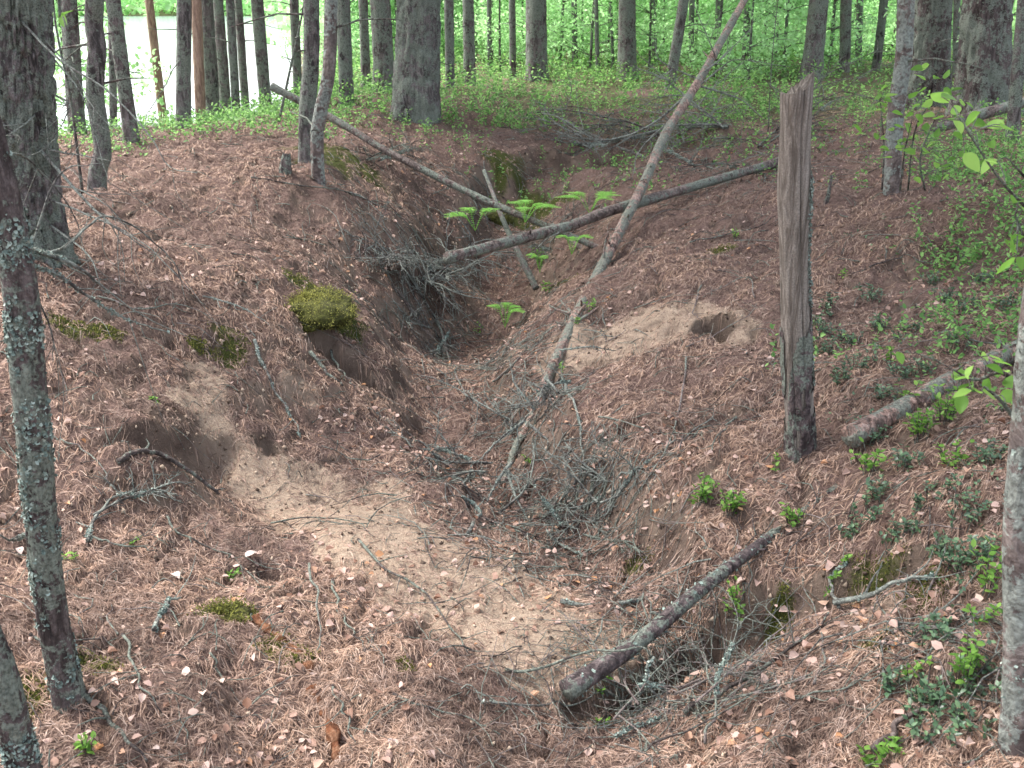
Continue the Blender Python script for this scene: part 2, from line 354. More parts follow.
def ground_mat():
    m, t, b = mat('forest_floor')
    v = objco(t)
    n1 = tex_noise(t, 3.0, 6, .6, v); n2 = tex_noise(t, 70, 5, .75, v, 1.2); n3 = tex_noise(t, 240, 3, .7, v); n4 = tex_noise(t, 1.1, 5, .6, v)
    lit = ramp(t, n2, [(.30, (.04, .026, .021)), (.45, (.13, .083, .066)), (.58, (.26, .17, .14)), (.75, (.42, .31, .26))])
    lit = mix(t, ramp(t, n1, [(.4, (0, 0, 0)), (.62, (.55, .55, .55))]), lit, (.13, .085, .07))
    sand = ramp(t, n3, [(.3, (.30, .215, .155)), (.55, (.47, .36, .265)), (.75, (.60, .49, .385))])
    sand = mix(t, ramp(t, n2, [(.38, (.7, .7, .7)), (.52, (0, 0, 0))]), sand, (.22, .145, .105))
    s = attr(t, 'sand')
    sm = N(t, 'ShaderNodeMath', operation='MULTIPLY_ADD'); t.links.new(n2, sm.inputs[0]); sm.inputs[1].default_value = .9; t.links.new(s, sm.inputs[2])
    c = mix(t, ramp(t, sm.outputs[0], [(.62, (0, 0, 0)), (.85, (1, 1, 1))]), lit, sand)
    soil = mix(t, ramp(t, n1, [(.42, (0, 0, 0)), (.6, (.7, .7, .7))]), ramp(t, n3, [(.3, (.05, .034, .026)), (.7, (.14, .10, .078))]), (.30, .225, .17))
    c = mix(t, attr(t, 'soil'), c, soil)
    g = attr(t, 'moss')
    mm = N(t, 'ShaderNodeMath', operation='MULTIPLY_ADD'); t.links.new(n2, mm.inputs[0]); mm.inputs[1].default_value = .8; t.links.new(g, mm.inputs[2])
    mc = ramp(t, n3, [(.3, (.03, .04, .012)), (.7, (.11, .12, .03))])
    c = mix(t, ramp(t, mm.outputs[0], [(.7, (0, 0, 0)), (.95, (1, 1, 1))]), c, mc)
    gr = ramp(t, n3, [(.3, (.03, .05, .015)), (.7, (.09, .14, .035))])
    c = mix(t, attr(t, 'green'), c, gr)
    t.links.new(c, b.inputs['Base Color']); b.inputs['Roughness'].default_value = .95; b.inputs['Specular IOR Level'].default_value = .15
    bump(t, b, mix(t, .45, n2, n3), 1.0, .02)
    return m
M['ground'] = ground_mat()

# ------------------------------------------------------------------ masks on the ground (what lies there)
def capsule(x, y, a, b, w):
    ax, ay = a; bx, by = b; dx, dy = bx-ax, by-ay
    t = np.clip(((x-ax)*dx+(y-ay)*dy)/(dx*dx+dy*dy+1e-9), 0, 1)
    return np.hypot(x-ax-t*dx, y-ay-t*dy)/w
def gp(px, py): return tuple(G(px, py)[:2])
SANDS = [((265,485),(400,545),.20,1.),((400,545),(560,640),.24,1.),((300,500),(470,600),.22,.9),((575,350),(640,330),.22,1.),((620,345),(680,325),.18,.7),((185,400),(215,425),.10,.5),((205,370),(215,435),.09,.55),((290,385),(310,395),.07,.4),((880,605),(890,620),.06,.5),((690,310),(735,325),.12,.5),((390,520),(380,490),.14,.5)]
SANDW = [(gp(*a), gp(*b), w, k) for a, b, w, k in SANDS]
def sand_at(x, y):
    r = np.zeros_like(x); wob = .35*noise2(x*5, y*5, 41)+.2*noise2(x*14, y*14, 42)
    for a, b, w, k in SANDW: r = np.maximum(r, k*(1-sst(.45, 1.4, capsule(x, y, a, b, w)+wob)))
    return r
MOSSES = [((80,655),.10),((345,322),.16),((300,285),.13),((100,665),.09),((240,615),.07),((275,650),.10),((300,655),.08),((405,665),.05),((870,590),.12),((925,590),.08),((640,560),.09),((530,215),.35),((560,200),.25),((230,350),.15),((70,325),.12),((110,335),.10),((320,120),.7),((340,155),.5),((505,165),.35),((200,345),.08),((880,640),.05),((780,620),.05),((570,280),.2),((720,250),.1),((30,700),.1)]
MOSSW = [(gp(*a), w) for a, w in MOSSES]
def moss_at(x, y):
    r = np.zeros_like(x); wob = .4*noise2(x*9, y*9, 51)
    for a, w in MOSSW: r = np.maximum(r, 1-sst(.3, 1.2, np.hypot(x-a[0], y-a[1])/w+wob))
    return r*.62
def green_at(x, y):
    u = x/np.maximum(y, .5)
    a = sst(10.5, 14, y+.9*noise2(x*.8, y*.8, 61)+np.clip(x, -6, 6)*.35)
    return a*sst(-.2, .35, .55+noise2(x*1.5, y*1.5, 62))
def green_density(x, y):  # where the bilberry cover grows
    a = sst(7.8, 12.5, y+2.2*noise2(x*.7, y*.7, 61)+.28*x)
    b = sst(0, .5, (x-.5*(y-4)-1.05)+.3*noise2(x*1.4, y*1.4, 63))*sst(3.6, 5.2, y)
    c = sst(6.8, 8.0, y)*sst(.8, 2.0, -x-.1*y+.5*noise2(x, y, 64))*.8
    return np.clip(np.maximum(np.maximum(a, b), c)*sst(-.3, .4, noise2(x*1.3, y*1.3, 65)+.6*noise2(x*3.5, y*3.5, 66)+.12), 0, 1)

# ------------------------------------------------------------------ ground sheet
def axis(segs):
    out = [segs[0][0]]
    for a, b, s0, s1 in segs:
        n = max(2, int(round((b-a)/((s0+s1)/2)))); t = np.linspace(0, 1, n+1)[1:]
        k = s0/(s0+s1)*2; out += list(a+(b-a)*(t*k+t*t*(1-k)))
    return np.array(out)
ax_x = axis([(-3000, -300, 300, 60), (-300, -40, 50, 4), (-40, -7, 3, .2), (-7, -3.2, .15, .03), (-3.2, 3.2, .02, .02), (3.2, 7, .03, .15), (7, 40, .2, 3), (40, 300, 4, 50), (300, 3000, 60, 300)])
ax_y = axis([(-400, -6, 80, .8), (-6, 1.2, .6, .03), (1.2, 4.4, .0165, .0165), (4.4, 9, .02, .035), (9, 18, .04, .14), (18, 60, .2, 2.5), (60, 300, 3, 30), (300, 560, 20, 15), (560, 3500, 30, 400)])
AX, AY = np.meshgrid(ax_x, ax_y)
fx, fy = AX.ravel(), AY.ravel()
insr = (np.abs(fx) < 300) & (fy < 300)
AZ = np.empty(fx.shape)
AZ[insr] = H(fx[insr], fy[insr]); AZ[~insr] = full_h(fx[~insr], fy[~insr], False)
nx, ny = len(ax_x), len(ax_y)
I = np.arange(ny-1)[:, None]*nx+np.arange(nx-1)[None, :]
gme = mesh_np('ground', np.c_[fx, fy, AZ], [np.stack([I, I+1, I+nx+1, I+nx], -1).reshape(-1, 4)])
def setattrf(me, name, val):
    a = me.attributes.new(name, 'FLOAT', 'POINT'); a.data.foreach_set('value', np.asarray(val, np.float32))
nearm = (np.abs(fx) < 12) & (fy > 0) & (fy < 20)
sa = np.zeros(fx.shape); sa[nearm] = sand_at(fx[nearm], fy[nearm]); setattrf(gme, 'sand', sa)
ma = np.zeros(fx.shape); ma[nearm] = moss_at(fx[nearm], fy[nearm]); setattrf(gme, 'moss', ma)
setattrf(gme, 'green', green_at(fx, fy)*.6)
so_ = np.zeros(fx.shape)
for cx, cy, rx, ry, d in PITW: so_ = np.maximum(so_, (1-sst(.7, 1.3, np.hypot((fx-cx)/rx, (fy-cy)/ry)))*(.85 if d > .05 else .5))
so_ = np.maximum(so_, sst(.7, 1.5, slope(fx, fy)+.3*noise2(fx*6, fy*6, 15))*.9); setattrf(gme, 'soil', so_)
gme.materials.append(M['ground']); gme.polygons.foreach_set('use_smooth', [True]*len(gme.polygons))
go = bpy.data.objects.new('ground', gme); COL.objects.link(go); tag(go, 'needle covered forest floor with an old trench running through it', 'ground', kind='structure')
# lake
m, t, b = mat('lake_water'); b.inputs['Base Color'].default_value = (.30, .34, .36, 1); b.inputs['Roughness'].default_value = .12
bump(t, b, tex_noise(t, 1.2, 4, .6, objco(t, (1, 2.5, 1))), .10, .05)
mb = MB(); mb.add([(-3000, -400, -4.4), (3000, -400, -4.4), (3000, 3400, -4.4), (-3000, 3400, -4.4)], [[0, 1, 2, 3]])
tag(mb.build('lake', m), 'bright calm lake seen between the trunks', 'lake', kind='structure')

# ------------------------------------------------------------------ litter (uncountable): needles, dead leaves, twig bits
def surf_points(n, y0, y1, spread=.62, pw=1.6, margin=.35):
    """scatter over a wedge of ground in front of the clearing, denser close by"""
    u = RNG.random(n); a = 1-pw
    # area density ~ y^-pw * width(y)~y  -> pdf ~ y^(1-pw)
    e = 2-pw
    y = (y0**e+(y1**e-y0**e)*u)**(1/e)
    x = (RNG.random(n)*2-1)*(spread*y+margin)
    return x, y
def needles(n):
    x, y = surf_points(n, 1.25, 13, pw=1.75)
    keep = RNG.random(n) > .74*sand_at(x, y)
    keep &= RNG.random(n) > .75*moss_at(x, y)
    keep &= RNG.random(n) > .7*green_density(x, y)
    keep &= RNG.random(n) > .28+.5*noise2(x*2.3, y*2.3, 71)+.35*noise2(x*7, y*7, 72)
    keep &= RNG.random(n) > .88*sst(.8, 1.6, slope(x, y))
    x, y = x[keep], y[keep]; n = len(x)
    L = RNG.uniform(.022, .052, n); w = RNG.uniform(.0005, .00085, n)*(1+.15*np.maximum(y-2.5, 0))
    th = RNG.random(n)*2*math.pi; lift = RNG.random(n)**2*.010+.001
    Vs = []; Fs = []
    for pair in (0, 1):
        op = th+(.0 if pair == 0 else 1)*RNG.uniform(.08, .5, n); bend = RNG.normal(0, .12, n)
        pts3 = [np.c_[x, y]]
        m1 = pts3[0]+np.c_[np.cos(op), np.sin(op)]*(L*.5)[:, None]
        o2 = op+bend; m2 = m1+np.c_[np.cos(o2), np.sin(o2)]*(L*.5)[:, None]
        pp = [pts3[0], m1, m2]; zz = []
        l2 = lift+RNG.uniform(-.003, .008, n)
        for k, q in enumerate(pp): zz.append(H(q[:, 0], q[:, 1])+(lift if k == 0 else (l2+.003 if k == 1 else np.maximum(l2-.002, .001))))
        nrm = np.c_[-np.sin(op), np.cos(op)]*w[:, None]
        vs = []
        for k, q in enumerate(pp):
            ww = (1, 1, .35)[k]
            vs.append(np.c_[q+nrm*ww, zz[k]]); vs.append(np.c_[q-nrm*ww, zz[k]+.0006])
        V = np.stack(vs, 1).reshape(-1, 3); b0 = np.arange(n)[:, None]*6
        F = np.concatenate([b0+np.array([0, 1, 3, 2]), b0+np.array([2, 3, 5, 4])])
        Vs.append(V); Fs.append(F)
    mb = MB()
    mb.add(Vs[0], Fs[0]); mb.add(Vs[1], Fs[1])
    return mb
tag(needles(420000).build('needle_litter', M['needle']), 'rusty brown pine needles carpeting the banks', 'needle litter', kind='stuff')

def leaf_cloud(pos, size, nrm_jit=.6, aspect=.6, dirv=None, fold=.25, droop=0.):
    """one folded 6-vertex leaf per position"""
    n = len(pos); size = np.broadcast_to(size, (n,))
    a = RNG.random(n)*2*math.pi if dirv is None else np.arctan2(dirv[:, 1], dirv[:, 0])
    pit = RNG.normal(0, nrm_jit, n)-droop; roll = RNG.normal(0, nrm_jit, n)
    f = np.c_[np.cos(a)*np.cos(pit), np.sin(a)*np.cos(pit), np.sin(pit)]
    s0 = np.c_[-np.sin(a), np.cos(a), 0*a]; up = np.cross(f, s0)
    s = s0*np.cos(roll)[:, None]+up*np.sin(roll)[:, None]; up = np.cross(f, s)
    L = size[:, None]; w = L*aspect*.5
    fo = RNG.uniform(-fold, fold*1.6, n)[:, None]
    p0 = pos; p1 = pos+f*L*.35+s*w+up*w*fo; p2 = pos+f*L*.35-s*w+up*w*fo
    p3 = pos+f*L*.72+s*w*.75+up*w*fo*.8; p4 = pos+f*L*.72-s*w*.75+up*w*fo*.8; p5 = pos+f*L*1.0-up*L*.08; pm = pos+f*L*.5
    V = np.stack([p0, p1, p2, p3, p4, p5, pm], 1).reshape(-1, 3); b0 = np.arange(n)[:, None]*7
    Tt = np.concatenate([b0+np.array(q) for q in ([0, 6, 1], [1, 6, 3], [3, 6, 5], [5, 6, 4], [4, 6, 2], [2, 6, 0])])
    return V, Tt
def clods(n):
    x, y = surf_points(n, 1.4, 11, pw=1.5)
    w = np.maximum(sst(.6, 1.3, slope(x, y)), .22*sand_at(x, y))+.03
    k = w > RNG.random(n); x, y = x[k], y[k]; m_ = len(x)
    sz = (.0016+.0075*RNG.random(m_)**4)*(1+.10*y); z = H(x, y)+sz*.3
    d = np.array([(1, 0, 0), (-1, 0, 0), (0, 1, 0), (0, -1, 0), (0, 0, 1), (0, 0, -1)], float)
    V = np.c_[x, y, z][:, None, :]+d[None]*sz[:, None, None]*RNG.uniform(.5, 1.2, (m_, 6, 1))+RNG.normal(0, .2, (m_, 6, 3))*sz[:, None, None]
    F = np.array([(0, 2, 4), (2, 1, 4), (1, 3, 4), (3, 0, 4), (2, 0, 5), (1, 2, 5), (3, 1, 5), (0, 3, 5)])
    mb = MB(); mb.add(V.reshape(-1, 3), (np.arange(m_)[:, None, None]*6+F[None]).reshape(-1, 3)); return mb
tag(clods(150000).build('soil_clods', island_mat('soil_clods', [(0, (.06, .042, .032)), (.4, (.16, .115, .085)), (.75, (.32, .24, .175)), (1, (.46, .36, .27))], .95)), 'crumbs of sandy soil on the eroded trench walls', 'soil', kind='stuff')
def leaf_hi(pos, size, jit=.5, aspect=.7, droop=.2, curl=.25, tip=.18):
    mbx = MB(); pos = np.asarray(pos)
    for p, s_ in zip(pos, np.broadcast_to(size, (len(pos),))):
        m_ = 9; t_ = np.linspace(0, 1, m_); w = aspect*.5*np.sin(math.pi*t_**.8)**.75*(1-tip*t_); w[0] = w[-1] = .01
        a = random.random()*6.28; pit = random.gauss(-droop, jit); ro = random.gauss(0, jit)
        f = np.array([math.cos(a)*math.cos(pit), math.sin(a)*math.cos(pit), math.sin(pit)]); s0 = np.array([-math.sin(a), math.cos(a), 0]); u0 = np.cross(f, s0)
        sx = s0*math.cos(ro)+u0*math.sin(ro); u = np.cross(f, sx); c = random.gauss(0, curl); fo = random.uniform(.1, .5); rows = []
        for k in range(5):
            q = (k-2)/2; rows.append(p+s_*(f*t_[:, None]+sx*(q*w)[:, None]+u*(abs(q)*w*fo+c*(t_-.3)**2*.8+.03*math.sin(a*9+q*3)*np.sin(t_*7))[:, None]))
        V = np.stack(rows, 1).reshape(-1, 3); i = np.arange(m_-1)[:, None]*5; j = np.arange(4)[None, :]
        mbx.add(V, np.stack([i+j, i+j+1, i+j+6, i+j+5], -1).reshape(-1, 4))
    return np.concatenate(mbx.v), np.concatenate(mbx.f)
x, y = surf_points(34000, 1.3, 13, pw=1.4)
k = (noise2(x*1.6, y*1.6, 81)+.8*np.exp(-((x+.05*y)/1.1)**2)-.25) > RNG.random(len(x))*1.2-.1
k &= RNG.random(len(x)) > .6*sand_at(x, y)
x, y = x[k], y[k]
pos = np.c_[x, y, H(x, y)+RNG.uniform(.002, .015, len(x))]
mb = MB(); mb.add(*leaf_cloud(pos, RNG.uniform(.010, .036, len(x)), .35, .75, fold=.9))
tag(mb.build('dead_leaf_litter', M['dead_leaf']), 'curled brown and pinkish dead leaves on the trench floor', 'leaf litter', kind='stuff')

def ground_path(x0, y0, a, L, n=6, wob=.35, lift=.008, arch=0.):
    p = [np.array([x0, y0])]
    for i in range(n-1):
        a += random.gauss(0, wob); p.append(p[-1]+np.array([math.cos(a), math.sin(a)])*L/(n-1))
    p = np.array(p); z = H(p[:, 0], p[:, 1])
    zz = z.copy()
    for _ in range(2): zz[1:-1] = np.maximum(zz[1:-1], (zz[:-2]+zz[2:])/2)
    t = np.linspace(0, 1, n)
    return np.c_[p, zz+lift+arch*4*t*(1-t)]
def twig_litter(n, Lr, rr, name, mt, label, pw=1.3, region=None, y1=12):
    mb = MB(); x, y = surf_points(n, 1.4, y1, pw=pw)
    for i in range(n):
        if region is not None:
            c, w = region[random.randrange(len(region))]; xx, yy = c[0]+random.gauss(0, w), c[1]+random.gauss(0, w*1.2)
        else: xx, yy = x[i], y[i]
        if float(sand_at(np.array([xx]), np.array([yy]))[0]) > .3 and random.random() < .4: continue
        L = random.uniform(*Lr)*(1+.06*yy); r = random.uniform(*rr)*(1+.08*yy)
        pth = ground_path(xx, yy, random.random()*6.28, L, 5, .4, r+random.random()*.012, random.random()**3*.04)
        add_tube(mb, pth, np.linspace(r, r*.4, 5), 4, caps=False)
        if L > .1 and random.random() < .6:
            q = pth[2]; pth2 = ground_path(q[0], q[1], random.random()*6.28, L*.4, 4, .4, r+.012)
            pth2[0] = q; add_tube(mb, pth2, np.linspace(r*.6, r*.3, 4), 4, caps=False)
    return tag(mb.build(name, M[mt]), label, 'twig litter', kind='stuff')
twig_litter(2600, (.02, .16), (.0009, .0026), 'twig_litter', 'twig', 'small dark broken twigs strewn over the ground')
twig_litter(600, (.04, .2), (.001, .003), 'pale_twig_litter', 'twig_pale', 'small pale peeled twigs strewn over the ground')
pile = [(gp(*q), w) for q, w in [((470,500),.22),((520,545),.22),((580,545),.2),((430,300),.3),((470,370),.3),((530,430),.2),((640,700),.12),((600,720),.15),((700,660),.14),((560,330),.2),((500,250),.5),((690,150),.9),((740,170),.7),((420,330),.25),((960,640),.12)]]
twig_litter(480, (.06, .30), (.001, .003), 'brushwood_litter', 'lich_twig', 'tangle of thin grey lichened twigs heaped along the trench floor', region=pile)
twig_litter(620, (.05, .28), (.001, .003), 'dark_brushwood_litter', 'twig', 'dark brown thin twigs mixed into the heaps on the trench floor', region=pile)
twig_litter(350, (.10, .40), (.001, .0024), 'root_fibres', 'twig_pale', 'thin wiry roots and stems crossing the trench floor', region=pile)

# moss fuzz
n = 15000; c_i = RNG.integers(0, len(MOSSW), n)
mc = np.array([a for a, w in MOSSW]); mw = np.array([w for a, w in MOSSW])
x = mc[c_i, 0]+RNG.normal(0, 1, n)*mw[c_i]*.5; y = mc[c_i, 1]+RNG.normal(0, 1, n)*mw[c_i]*.5
k = moss_at(x, y) > .22; x, y = x[k], y[k]
mb = MB(); mb.add(*leaf_cloud(np.c_[x, y, H(x, y)], RNG.uniform(.006, .014, len(x)), .5, .45, droop=-1.1))
tag(mb.build('moss_patches', M['moss']), 'low olive moss growing in patches on the floor', 'moss', kind='stuff')

# ------------------------------------------------------------------ plants: clump of leafy stems
def sprigs(base, nst, hgt, lsize, spread, nl, mb_leaf, mb_stem=None, lean=.5, aspect=.55):
    for s in range(nst):
        a = random.random()*6.28; r = spread*random.random()**.6
        bx, by = base[0]+math.cos(a)*r*.4, base[1]+math.sin(a)*r*.4
        bz = H1(bx, by); h = hgt*random.uniform(.55, 1.1)
        tx, ty = bx+math.cos(a)*lean*h*random.random()+random.gauss(0, .1*h), by+math.sin(a)*lean*h*random.random()+random.gauss(0, .1*h)
        pth = smooth_path([(bx, by, bz-.01), ((bx*2+tx)/3, (by*2+ty)/3, bz+h*.5), (tx, ty, bz+h)], 5)
        if mb_stem is not None: add_tube(mb_stem, pth, np.linspace(.0016, .0008, 5), 4, caps=False)
        tt = np.sort(RNG.uniform(.25, 1, nl)); q = np.array([pth[min(4, int(v*4.99))]*1.0 for v in tt])
        f = tt*4; i = np.minimum(f.astype(int), 3); q = pth[i]+(pth[i+1]-pth[i])*(f-i)[:, None]
        ang = np.arange(nl)*2.4+random.random()*6; d = np.c_[np.cos(ang), np.sin(ang), 0*ang]
        mb_leaf.add(*leaf_cloud(q, lsize*RNG.uniform(.7, 1.2, nl), .35, aspect, d, .3, -.35))
# bilberry cover: uncountable
def cover(n, y0, y1, hgt, ls, nl, name, mt, label, pw=.9, thr=0., spread=.62, dens=None, margin=.6):
    x, y = surf_points(n, y0, y1, pw=pw, margin=margin, spread=spread)
    k = (dens or green_density)(x, y) > RNG.random(n)+thr
    x, y = x[k], y[k]; z = H(x, y); kk = z > -3.9; x, y, z = x[kk], y[kk], z[kk]; m_ = len(x)
    h = hgt*RNG.uniform(.5, 1.2, m_)
    mb = MB()
    tip = np.c_[RNG.normal(0, .4, (m_, 2))*h[:, None], h]
    for j in range(nl):
        f = (j+.8)/nl; pos = np.c_[x, y, z]+tip*f*np.array([f, f, 1])+RNG.normal(0, .012, (m_, 3))
        mb.add(*leaf_cloud(pos, ls*RNG.uniform(.7, 1.3, m_)*(1+.03*y), .5, .6, None, .3, -.3))
    return tag(mb.build(name, M[mt]), label, 'ground cover', kind='stuff')
cover(12000, 3.6, 14, .14, .022, 9, 'bilberry_cover', 'bilberry', 'bright green bilberry thicket on the right bank and crests', pw=.7)
cover(24000, 11, 38, .28, .032, 9, 'distant_bilberry', 'bilberry', 'green bilberry undergrowth beneath the far trees', pw=.9, dens=lambda x, y: .25+.75*sst(-.25, .35, noise2(x*.7, y*.7, 67)+.5*noise2(x*2, y*2, 68)+.1))
cover(8000, 2.8, 8.5, .14, .022, 9, 'bank_bilberry', 'bilberry', 'leafy bilberry along the right edge of the bank', pw=.6, dens=lambda x, y: sst(-.1, .35, x-.36*y-.30+.35*noise2(x*1.6, y*1.6, 93))*sst(3.0, 4.5, y))
cover(5500, 7.2, 13.5, .13, .024, 8, 'crest_bilberry', 'bilberry', 'bright bilberry along the left crest by the cluster of trunks', pw=.5, dens=lambda x, y: sst(-.05, .3, -x-.165*y+.4*noise2(x*1.2, y*1.2, 94))*sst(7.8, 9.0, y+.5*noise2(x*2, y*2, 95)+.0*x)*.95)
cover(1500, 2.0, 6, .05, .014, 6, 'lingonberry_cover', 'lingon', 'low dark glossy lingonberry on the right bank', pw=.9, dens=lambda x, y: sst(.1, .6, x-.25*y+.45*noise2(x*2, y*2, 91)-.05)*.7)

# ------------------------------------------------------------------ trees
def lichen_on(path, rad, n, size, parent, loc, name='lichen', m='lichen', face=None):
    path = np.asarray(path); k = RNG.uniform(0, len(path)-1.01, n); i = k.astype(int); f = k-i
    c = path[i]+(path[i+1]-path[i])*f[:, None]; r = np.asarray(rad)[i]
    T = path[i+1]-path[i]; T /= np.linalg.norm(T, axis=1)[:, None]
    d = RNG.normal(0, 1, (n, 3)); d -= T*(d*T).sum(1)[:, None]; d /= np.linalg.norm(d, axis=1)[:, None]
    p = c+d*r[:, None]
    dens = noise(p[:, 0]*14, p[:, 1]*14, p[:, 2]*9, 7)+.6*noise(p[:, 0]*40, p[:, 1]*40, p[:, 2]*40, 8)
    kk = dens > .05; p, d = p[kk], d[kk]; m_ = len(p)
    up = d+RNG.normal(0, .45, (m_, 3)); up /= np.linalg.norm(up, axis=1)[:, None]
    a = np.cross(up, RNG.normal(0, 1, (m_, 3))); a /= np.linalg.norm(a, axis=1)[:, None]; b_ = np.cross(up, a)
    s = (size*RNG.uniform(.4, 1.2, m_))[:, None]
    vs = []
    for q in range(6):
        an = q*math.pi/3; rr = RNG.uniform(.5, 1.1, (m_, 1))*s
        vs.append(p+d*.001+a*rr*math.cos(an)+b_*rr*math.sin(an)+d*s*RNG.uniform(.0, .7, (m_, 1)))
    vs.append(p+d*.0005)
    V = np.stack(vs, 1).reshape(-1, 3)-np.asarray(loc); b0 = np.arange(m_)[:, None]*7
    F = np.concatenate([b0+np.array([q, (q+1) % 6, 6]) for q in range(6)])
    mb = MB(); mb.add(V, F); return tag(mb.build(name, M[m], parent), kind='stuff')

crown_mesh = None
def pine_crown():
    mb = MB(); n = 1500
    th = RNG.random(n)*6.28; zz = RNG.random(n); r = (1.9*np.sqrt(RNG.random(n)))*(1-.6*zz)+.1
    cl = RNG.integers(0, 46, n); ct = RNG.random(46)*6.28; cz = RNG.random(46); cr = 1.9*(1-.65*cz)*RNG.uniform(.3, 1, 46)
    pos = np.c_[np.cos(ct[cl])*cr[cl], np.sin(ct[cl])*cr[cl], cz[cl]*4.6]+RNG.normal(0, .24, (n, 3))*np.array([1, 1, .45])
    mb.add(*leaf_cloud(pos, RNG.uniform(.16, .3, n), .8, .45))
    for i in range(46):
        add_tube(mb, smooth_path([(0, 0, cz[i]*4.6-.5), (math.cos(ct[i])*cr[i], math.sin(ct[i])*cr[i], cz[i]*4.6)], 3), [.03, .02, .008], 4, caps=False)
    return mb
def make_tree(base, toppx, wpx, label, mt='pine_far', ns=16, cat='tree', group=None, mid=None, name='pine_tree', bark=.16, flare=.5, crown=True, height=None, step=None, taper=.012, branches=0, stub=3):
    """base = (px,py,Y or None); toppx = px at the top edge of the picture (py=0)"""
    px, py, Y = base
    B = G(px, py) if Y is None else P(px, py, Y)
    B[2] = min(H1(B[0], B[1]), B[2]+.15)-.06 if Y is None else H1(B[0], B[1])-.06
    Tp = P(toppx, 0, B[1]+random.uniform(-.1, .1)*.3); pp = [B]
    if mid:
        for (mx, my) in mid: pp.append(P(mx, my, B[1]))
    pp.append(Tp)
    hh = height or random.uniform(8.5, 12)
    dv = (Tp-pp[-2]); dv /= np.linalg.norm(dv); sl_ = dv.copy(); sl_[:2] *= .5; sl_ /= np.linalg.norm(sl_)
    seg = hh-(Tp[2]-B[2])
    p_hi = [Tp+sl_*seg*f+np.array([random.gauss(0, .05), random.gauss(0, .05), 0])*f for f in (.35, .7, 1)]
    d_cam = B[1]*1.03; r = wpx/FPX*d_cam/2*.87
    lo = smooth_path(pp, int(max(8, (Tp[2]-B[2]+.01)/(step or .08)))); hi = smooth_path([lo[-1]]+p_hi, 9)[1:]
    path = np.vstack([lo, hi]); L = np.r_[0, np.cumsum(np.linalg.norm(np.diff(path, axis=0), axis=1))]
    rad = r*(1-.75*L/L[-1]*np.clip(L/3, 0, 1))*(1+flare*np.exp(-L/(.9*r+.06)))
    root = empty(name, B, label, cat, group)
    mb = MB(); add_tube(mb, path, rad, ns, bark=bark, seed=int(px*7) % 97, fz=3.5/max(.06, r)*.9, fa=2.2 if r < .12 else 3.4, roots=.4 if r > .09 else .15)
    mb.build('trunk', M[mt], root, smooth=True, loc=B)
    if crown:
        global crown_mesh
        if crown_mesh is None:
            o = pine_crown().build('crown', M['conifer'], root); crown_mesh = o.data
        else:
            o = bpy.data.objects.new('crown', crown_mesh); COL.objects.link(o); o.parent = root
        o.location = path[-1]-B-np.array([0, 0, 3.6]); o.rotation_euler = (0, 0, random.random()*6.28)
        s = (.8 if B[1] < 12 else .55)+random.random()*.4; o.scale = (s, s, s)
    for i in range(stub):   # dead stubs and thin bare branches
        k = random.randrange(int(len(lo)*.25), len(lo)); a = random.random()*6.28; c = path[k]; Ls = random.uniform(.15, .7)
        e = c+np.array([math.cos(a)*Ls, math.sin(a)*Ls, random.uniform(-.25, .2)*Ls]); mb = MB()
        add_tube(mb, smooth_path([c, (c+e)/2+np.array([0, 0, .06*Ls]), e], 6)+RNG.normal(0, .008, (6, 3))*np.linspace(0, 1, 6)[:, None], np.linspace(.009, .003, 6), 5)
        mb.build('dead_branch', M['twig'], root, loc=B)
    return root, path, rad, B
def px_branch(root, B, poly, r0, mt='lich_twig', kids=3, name='dead_branch', lich=0, wob=.006, kl=.25):
    pts_ = np.array([P(*q) for q in poly]); n = max(12, len(poly)*6); pth = smooth_path(pts_, n)
    pth[1:] += np.cumsum(RNG.normal(0, wob*.3, (n-1, 3)), 0)*np.linspace(0, 1, n-1)[:, None]**.5
    rad = np.linspace(r0, r0*.25, n); mb = MB(); add_tube(mb, pth, rad, 7)
    for i in range(kids):
        k = random.randrange(n//6, n-2); d = pth[k+1]-pth[k]; d /= np.linalg.norm(d)
        sd_ = np.array([random.gauss(0, 1) for _ in range(3)]); sd_ -= d*d.dot(sd_); sd_ /= np.linalg.norm(sd_)
        e = pth[k]+(d*.6+sd_*.8+np.array([0, 0, -.15]))*kl*random.uniform(.4, 1.2)
        add_tube(mb, smooth_path([pth[k], (pth[k]+e)/2+RNG.normal(0, .02, 3), e], 6), np.linspace(rad[k]*.6, .0008, 6), 5)
    o = mb.build(name, M[mt], root, smooth=True, loc=B)
    if lich:
        lichen_on(pth, rad, lich, .004, root, B)
    return o

# foreground and left-hand trees
T1 = make_tree((16, 246, 5.0), 10, 76, 'thick rough barked pine on the left edge, the widest trunk there', 'pine_grey', 150, bark=.26, step=.018, flare=.30, stub=0)
for poly, r in [([(40,150,4.9),(100,215,4.6),(130,238,4.5),(155,256,4.5)],.008),([(20,20,4.9),(60,60,4.7),(110,92,4.6),(150,135,4.5),(168,165,4.4),(195,172,4.3)],.006),
                ([(45,40,4.9),(75,75,4.7),(95,110,4.6),(130,150,4.5)],.004),([(55,95,4.9),(70,105,4.8),(62,125,4.8),(50,140,4.8)],.005),([(50,150,4.9),(75,155,4.7),(110,163,4.6)],.006),([(35,115,4.9),(20,130,4.8),(0,140,4.7)],.005),([(50,200,4.9),(90,215,4.6),(140,240,4.4),(190,290,4.3)],.006),([(55,60,4.9),(85,100,4.7),(100,150,4.6),(110,185,4.5)],.004),([(50,185,4.9),(80,190,4.7),(105,205,4.6),(125,230,4.5)],.005),([(50,225,4.9),(90,255,4.5),(105,290,4.4)],.006)]:
    px_branch(T1[0], T1[3], poly, r)
